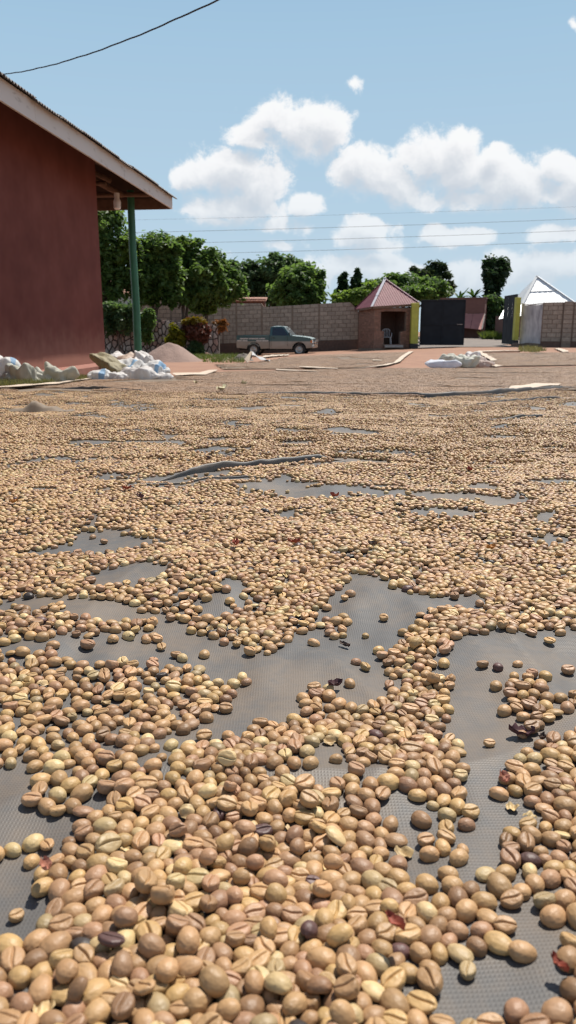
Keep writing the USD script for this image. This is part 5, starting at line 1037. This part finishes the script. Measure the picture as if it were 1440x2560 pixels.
tilt = rb.normal(size=(N, 2)) * (np.radians(7) + up_l * np.radians(14))[:, None]; tilt[:, 0] += np.where(flip, 1, 0) * rb.normal(size=N) * np.radians(10)
def qmul(a, b):
    w1, x1, y1, z1 = a.T; w2, x2, y2, z2 = b.T
    return np.stack([w1 * w2 - x1 * x2 - y1 * y2 - z1 * z2, w1 * x2 + x1 * w2 + y1 * z2 - z1 * y2, w1 * y2 - x1 * z2 + y1 * w2 + z1 * x2, w1 * z2 + x1 * y2 - y1 * x2 + z1 * w2], 1)
def qax(ax, ang): q = np.zeros((len(ang), 4)); q[:, 0] = np.cos(ang / 2); q[:, 1 + ax] = np.sin(ang / 2); return q
qt = qmul(qmul(qax(2, yaw), qmul(qax(0, tilt[:, 0] + flip * np.pi), qax(1, tilt[:, 1]))), qax(2, rb.uniform(-.2, .2, N)))
# which of them show largest
b_ = P - [0, 0, CAM_Z]; depth = b_[:, 1] * CP - b_[:, 2] * SP; pu = 720 + F * b_[:, 0] / depth; pv = 1280 - F * (b_[:, 1] * SP + b_[:, 2] * CP) / depth
inv = (shp < 5) & (pu > 8) & (pu < 1432) & (pv < 2552) & (P[:, 1] < .75)
cand = np.where(inv)[0]; tr = cKDTree(P[cand][:, :2]); topmost = []
for k, nb in zip(cand, tr.query_ball_point(P[cand][:, :2], .0058)):
    if not (P[cand[nb], 2] > P[k, 2] + .0024).any(): topmost.append(k)
topmost = np.array(topmost); topmost = topmost[np.argsort(depth[topmost])]
lone_ids = [k for k in range(len(near) - nlone, len(near)) if inv[k]]
solo_ids = list(lone_ids) + [k for k in topmost if k not in set(lone_ids)][:300 - len(lone_ids)]
SHAPES = {}
def lod(y): return np.where(y < .85, 4, np.where(y < 1.9, 3, 2))
for c in range(8):
    for s in range(NSH):
        p = stage.CreateClassPrim(f'/World/bean_shape_{c * NSH + s:02d}'); v, f = bean_shape(s, 4)
        usdkit.mesh(stage, str(p.GetPath()) + '/seed', (v, f), BM[c], smooth=True)
LONE_LAB = {(960, 1562): 'lone bean on the wide bare net below the tip of the star shaped gap', (1222, 1880): 'lone round bean in the bare lane at the right, a little below its middle', (40, 2294): 'lone bean on the bare net at the left edge, low in the photo', (1418, 1694): 'lone bean on bare net near the right edge', (1205, 1692): 'left bean of the three lone beans in a row at the right', (1243, 1700): 'middle bean of the three lone beans in a row at the right', (1293, 1688): 'right bean of the three lone beans in a row at the right', (1372, 1632): 'pale lone bean below the right hand bean bank, near the right edge', (220, 1642): 'lone bean in the middle of the bare strip at the left', (785, 1612): 'lone bean at the left side of the wide bare net', (914, 1594): 'lone bean in the centre of the wide bare net', (875, 1716): 'bean on bare net above the central front heap'}
entries = []
for k in solo_ids:
    u, v = pu[k], pv[k]; kind = ('crease side up' if flip[k] else 'rounded side up') if shp[k] not in (3,) else 'round'
    if k in lone_ids:
        px_ = LONE_PX[[i for i in range(len(lone)) if lone[i, 1] < YN][k - (len(near) - nlone)]]
        lab = LONE_LAB.get(px_) or f"{CLASSES[cls[k]][0]} stray bean on bare net, {'left' if u < 480 else 'middle' if u < 960 else 'right'}, {'upper' if v < 1640 else 'lower'} patch"
    else:
        row = 'at bottom edge' if v > 2420 else 'low in front heap' if v > 2300 else 'mid front heap' if v > 2180 else 'rear of front heap'
        colz = 'far left' if u < 250 else 'left of centre' if u < 560 else 'centre' if u < 860 else 'right of centre' if u < 1150 else 'far right'
        lab = f'{CLASSES[cls[k]][0]} bean, {kind}, {row}, {colz}'
    entries.append((k, lab))
from collections import Counter
ORD = ['leftmost', 'second from left', 'third from left', 'fourth from left', 'fifth from left', 'sixth from left', 'seventh from left', 'eighth from left', 'ninth from left', 'tenth from left', 'eleventh from left', 'twelfth from left', 'last from left']
same = {}
for k, l in entries: same.setdefault(l, []).append(k)
entries = [(k, l if len(same[l]) == 1 else l + ', ' + ORD[min(12, sorted(same[l], key=lambda q: pu[q]).index(k))]) for k, l in entries]
cnt_ = Counter(l for _, l in entries)
for k, lab in entries:
    path = numbered('/World', 'coffee_bean'); x = UsdGeom.Xform.Define(stage, path)
    x.GetPrim().GetReferences().AddInternalReference(f'/World/bean_shape_{cls[k] * NSH + shp[k]:02d}'); x.GetPrim().SetInstanceable(True)
    x.AddTranslateOp().Set(tuple(map(float, P[k]))); x.AddOrientOp().Set(Gf.Quatf(*map(float, qt[k]))); s = float(size[k]); x.AddScaleOp().Set((s, s, s))
    data(x.GetPrim(), lab, 'coffee bean', 'coffee beans nearest the camera')
rest = np.ones(N, bool); rest[solo_ids] = False; R_ = np.where(rest)[0]
PI = UsdGeom.PointInstancer.Define(stage, '/World/coffee_beans'); protos = []
LV = [4, 3, 2]
for lv in LV:
    for c in range(8):
        for s in range(NSH):
            pp = f'/World/coffee_beans/prototypes/bean_{len(protos):03d}'; usdkit.mesh(stage, pp, bean_shape(s, lv), BM[c], smooth=True); protos.append(pp)
li = lod(P[R_, 1]); idx = (np.select([li == 4, li == 3], [0, 1], 2) * 8 + cls[R_]) * NSH + shp[R_]
PI.CreatePrototypesRel().SetTargets([Sdf.Path(p) for p in protos]); PI.CreateProtoIndicesAttr(Vt.IntArray.FromNumpy(idx.astype(np.int32))); PI.CreatePositionsAttr(Vt.Vec3fArray.FromNumpy(P[R_].astype(np.float32)))
PI.CreateOrientationsAttr(Vt.QuathArray([Gf.Quath(*map(float, q)) for q in qt[R_]])); PI.CreateScalesAttr(Vt.Vec3fArray.FromNumpy(np.repeat(size[R_, None], 3, 1).astype(np.float32)))
data(PI.GetPrim(), 'coffee beans drying over the foreground mat in banks and heaps', 'coffee beans', kind='stuff')
print('beans', N, 'near', len(near), 'solo', len(solo_ids), 'distinct labels', len(cnt_))
# far mats: the same beans in small spread patches
M_far = usdkit.material(stage, '/World/Looks/far_beans', {'g': ('geometry', {}), 'oi': ('object_info', {}), 'v': ('map_range', dict(to_min=1.0, to_max=1.7)), 'x': ('hsv', {}), 'r': ('rgb_ramp', dict(ramp=[(0, (.20, .115, .06)), (.12, (.36, .21, .115)), (.35, (.42, .26, .132)), (.7, (.44, .285, .13)), (.93, (.52, .38, .20)), (1, (.10, .06, .05))])), 'p': ('principled_bsdf', dict(roughness=.5))}, [('g.random_per_island', 'r.fac'), ('r.color', 'x.color'), ('oi.random', 'v.value'), ('v.result', 'x.value'), ('x.color', 'p.base_color')], surface='p.BSDF')
FP = UsdGeom.PointInstancer.Define(stage, '/World/far_coffee_beans'); fpr = []
ico = trimesh.creation.icosphere(0); ico1 = trimesh.creation.icosphere(1)
for k in range(5):
    q = hexpts(-.15, .15, -.15, .15, .0096, .4, rb); q = q[np.hypot(*q.T) < .145 + .02 * rb.normal(size=len(q))]; q = q[meshkit.fbm(np.column_stack([q * 14, 0 * q[:, 0] + k]), 2, k) > .33]; n = len(q); a = rb.uniform(0, 2 * np.pi, n); s_ = np.array([.0049, .0037, .0027])
    iv = ico.vertices * s_; ca, sa = np.cos(a)[:, None], np.sin(a)[:, None]; V = np.stack([q[:, :1] + ca * iv[None, :, 0] - sa * iv[None, :, 1], q[:, 1:] + sa * iv[None, :, 0] + ca * iv[None, :, 1], (rb.uniform(.002, .0065, n) + .012 * np.clip(meshkit.fbm(np.column_stack([q * 13, 0 * q[:, 0] + k * 3]), 2, k) - .42, 0, 1))[:, None] + iv[None, :, 2] + 0 * ca], -1)
    pp = f'/World/far_coffee_beans/prototypes/patch_{k:03d}'; usdkit.mesh(stage, pp, (V.reshape(-1, 3), (ico.faces[None] + 12 * np.arange(n)[:, None, None]).reshape(-1, 3)), M_far, smooth=True); fpr.append(pp)
pos = []
for pg in FARPOLY:
    x0, y0, x1, y1 = pg.bounds; q = hexpts(x0, x1, y0, y1, .205, .25, rb); q = q[shapely.contains_xy(pg.buffer(-.10), q[:, 0], q[:, 1])]; q = q[np.abs(q[:, 0]) < .40 * q[:, 1] + .6]
    q = q[meshkit.fbm(np.column_stack([q * [.55, .8], 0 * q[:, 0]]), 3, 77) > .31]; pos.append(q)
q = np.vstack(pos); n = len(q); a = rb.uniform(0, 2 * np.pi, n)
e1 = .1; nz = np.stack([-(G(q[:, 0] + e1, q[:, 1]) - G(q[:, 0] - e1, q[:, 1])) / .2, -(G(q[:, 0], q[:, 1] + e1) - G(q[:, 0], q[:, 1] - e1)) / .2], 1)
qq = qmul(qmul(qax(0, -nz[:, 1]), qax(1, nz[:, 0])), qax(2, a))
FP.CreatePrototypesRel().SetTargets([Sdf.Path(p) for p in fpr]); FP.CreateProtoIndicesAttr(Vt.IntArray.FromNumpy(rb.integers(0, 5, n).astype(np.int32))); FP.CreatePositionsAttr(Vt.Vec3fArray.FromNumpy(np.column_stack([q, G(q[:, 0], q[:, 1]) + .006]).astype(np.float32)))
FP.CreateOrientationsAttr(Vt.QuathArray([Gf.Quath(*map(float, x)) for x in qq])); FP.CreateScalesAttr(Vt.Vec3fArray.FromNumpy(np.repeat(rb.uniform(1.0, 1.3, n)[:, None], 3, 1).astype(np.float32)))
data(FP.GetPrim(), 'coffee beans drying over the far mats up to the walls', 'coffee beans', kind='stuff')
print('patches', n)

# ------------------------------------------------------------------ scraps of husk and leaf among the beans
def scrap(u, v, w, l, col, seed, lab, cat_='husk', lift=.007, name='dry_husk'):
    rg = np.random.default_rng(seed); k_ = .72 if v > 2200 else 1.0; w, l = w * k_, l * k_; c = gp(u, v); c[2] = float(MATZ(c[0], c[1])) + lift if c[1] < 5.5 else c[2] + lift; a = rg.uniform(0, 6.28); ca, sa = math.cos(a), math.sin(a); rows = []
    for s in np.linspace(-1, 1, 9):
        row = []
        for t in np.linspace(-1, 1, 6):
            x, y = s * l / 2, t * w / 2 * (1 - .75 * s * s) * (1 + .3 * rg.uniform(-1, 1)); z = w * (.35 * t * t + .25 * s * s * rg.uniform(.5, 1.4)) + .15 * w * rg.uniform(-1, 1)
            row.append([c[0] + ca * x - sa * y, c[1] + sa * x + ca * y, c[2] + z])
        rows.append(row)
    g = np.array(rows); solo(name, cat([grid(g), grid((g - [0, 0, .0004])[:, ::-1])]), mat('scrap_' + '_'.join(f'{int(x * 100)}' for x in col), col, .7, scale=150, var=.4), lab, cat_, smooth=50, loc=c)
RED, ORG, PUR, BRN, PNK = (.30, .06, .03), (.50, .22, .05), (.09, .03, .035), (.10, .06, .045), (.42, .17, .11)
for a in ((735, 1391, .008, .013, RED, 1, 'bright red leaf scrap on the beans in the middle of the photo', 'leaf scrap'), (590, 1400, .008, .014, RED, 2, 'dull red curled scrap left of the bright red leaf scrap', 'leaf scrap'), (1226, 1391, .008, .013, ORG, 3, 'orange leaf scrap among the beans on the right', 'leaf scrap'),
          (836, 1264, .009, .013, RED, 4, 'red scrap below the middle bare patch', 'leaf scrap'), (1173, 1191, .010, .016, RED, 5, 'upright red scrap far back on the right', 'leaf scrap'), (318, 1239, .010, .014, RED, 6, 'red scrap left of the folded net', 'leaf scrap'), (37, 1274, .009, .012, ORG, 7, 'orange yellow scrap near the left edge', 'leaf scrap'),
          (352, 1268, .010, .016, PUR, 8, 'dark purple scrap left of the middle', 'husk'), (862, 1608, .004, .010, BRN, 9, 'thin grey brown husk curl on the bare net', 'husk', .002), (1302, 1852, .008, .014, PUR, 10, 'dark purple husk on the bare net at the right', 'husk', .002), (1355, 1858, .004, .006, BRN, 11, 'tiny black crumb beside the purple husk', 'crumb', .002), (1258, 1968, .005, .009, PNK, 12, 'torn pinkish husk at the edge of the bare lane', 'husk', .004),
          (985, 2390, .006, .012, RED, 13, 'dark red husk low in the front heap', 'husk', .014), (1390, 2500, .005, .010, RED, 14, 'reddish husk curl at the lower right edge', 'husk', .006), (330, 1606, .005, .008, BRN, 15, 'black crumb beside a bean in the left bare strip', 'crumb', .002), (838, 1718, .006, .010, PUR, 16, 'dark wrinkled husk above the central heap', 'husk', .004), (120, 2240, .006, .010, PNK, 17, 'pinkish husk scrap at the left of the front heap', 'husk', .012), (930, 1396, .007, .010, BRN, 18, 'black dried cherry skin among the middle beans', 'husk')):
    scrap(*a[:7], cat_=a[7], lift=a[8] if len(a) > 8 else .008)
for u, v, w, l, lab in ((555, 984, .05, .22, 'pale dry leaf blade lying over the raised mat edge'), (490, 965, .04, .16, 'pale torn scrap on the far beans, left of the leaf blade'), (610, 968, .05, .07, 'small pale scrap on the far beans in the middle')):
    scrap(u, v, w, l, (.62, .56, .36), int(u), lab, 'leaf scrap', .03, 'pale_scrap')
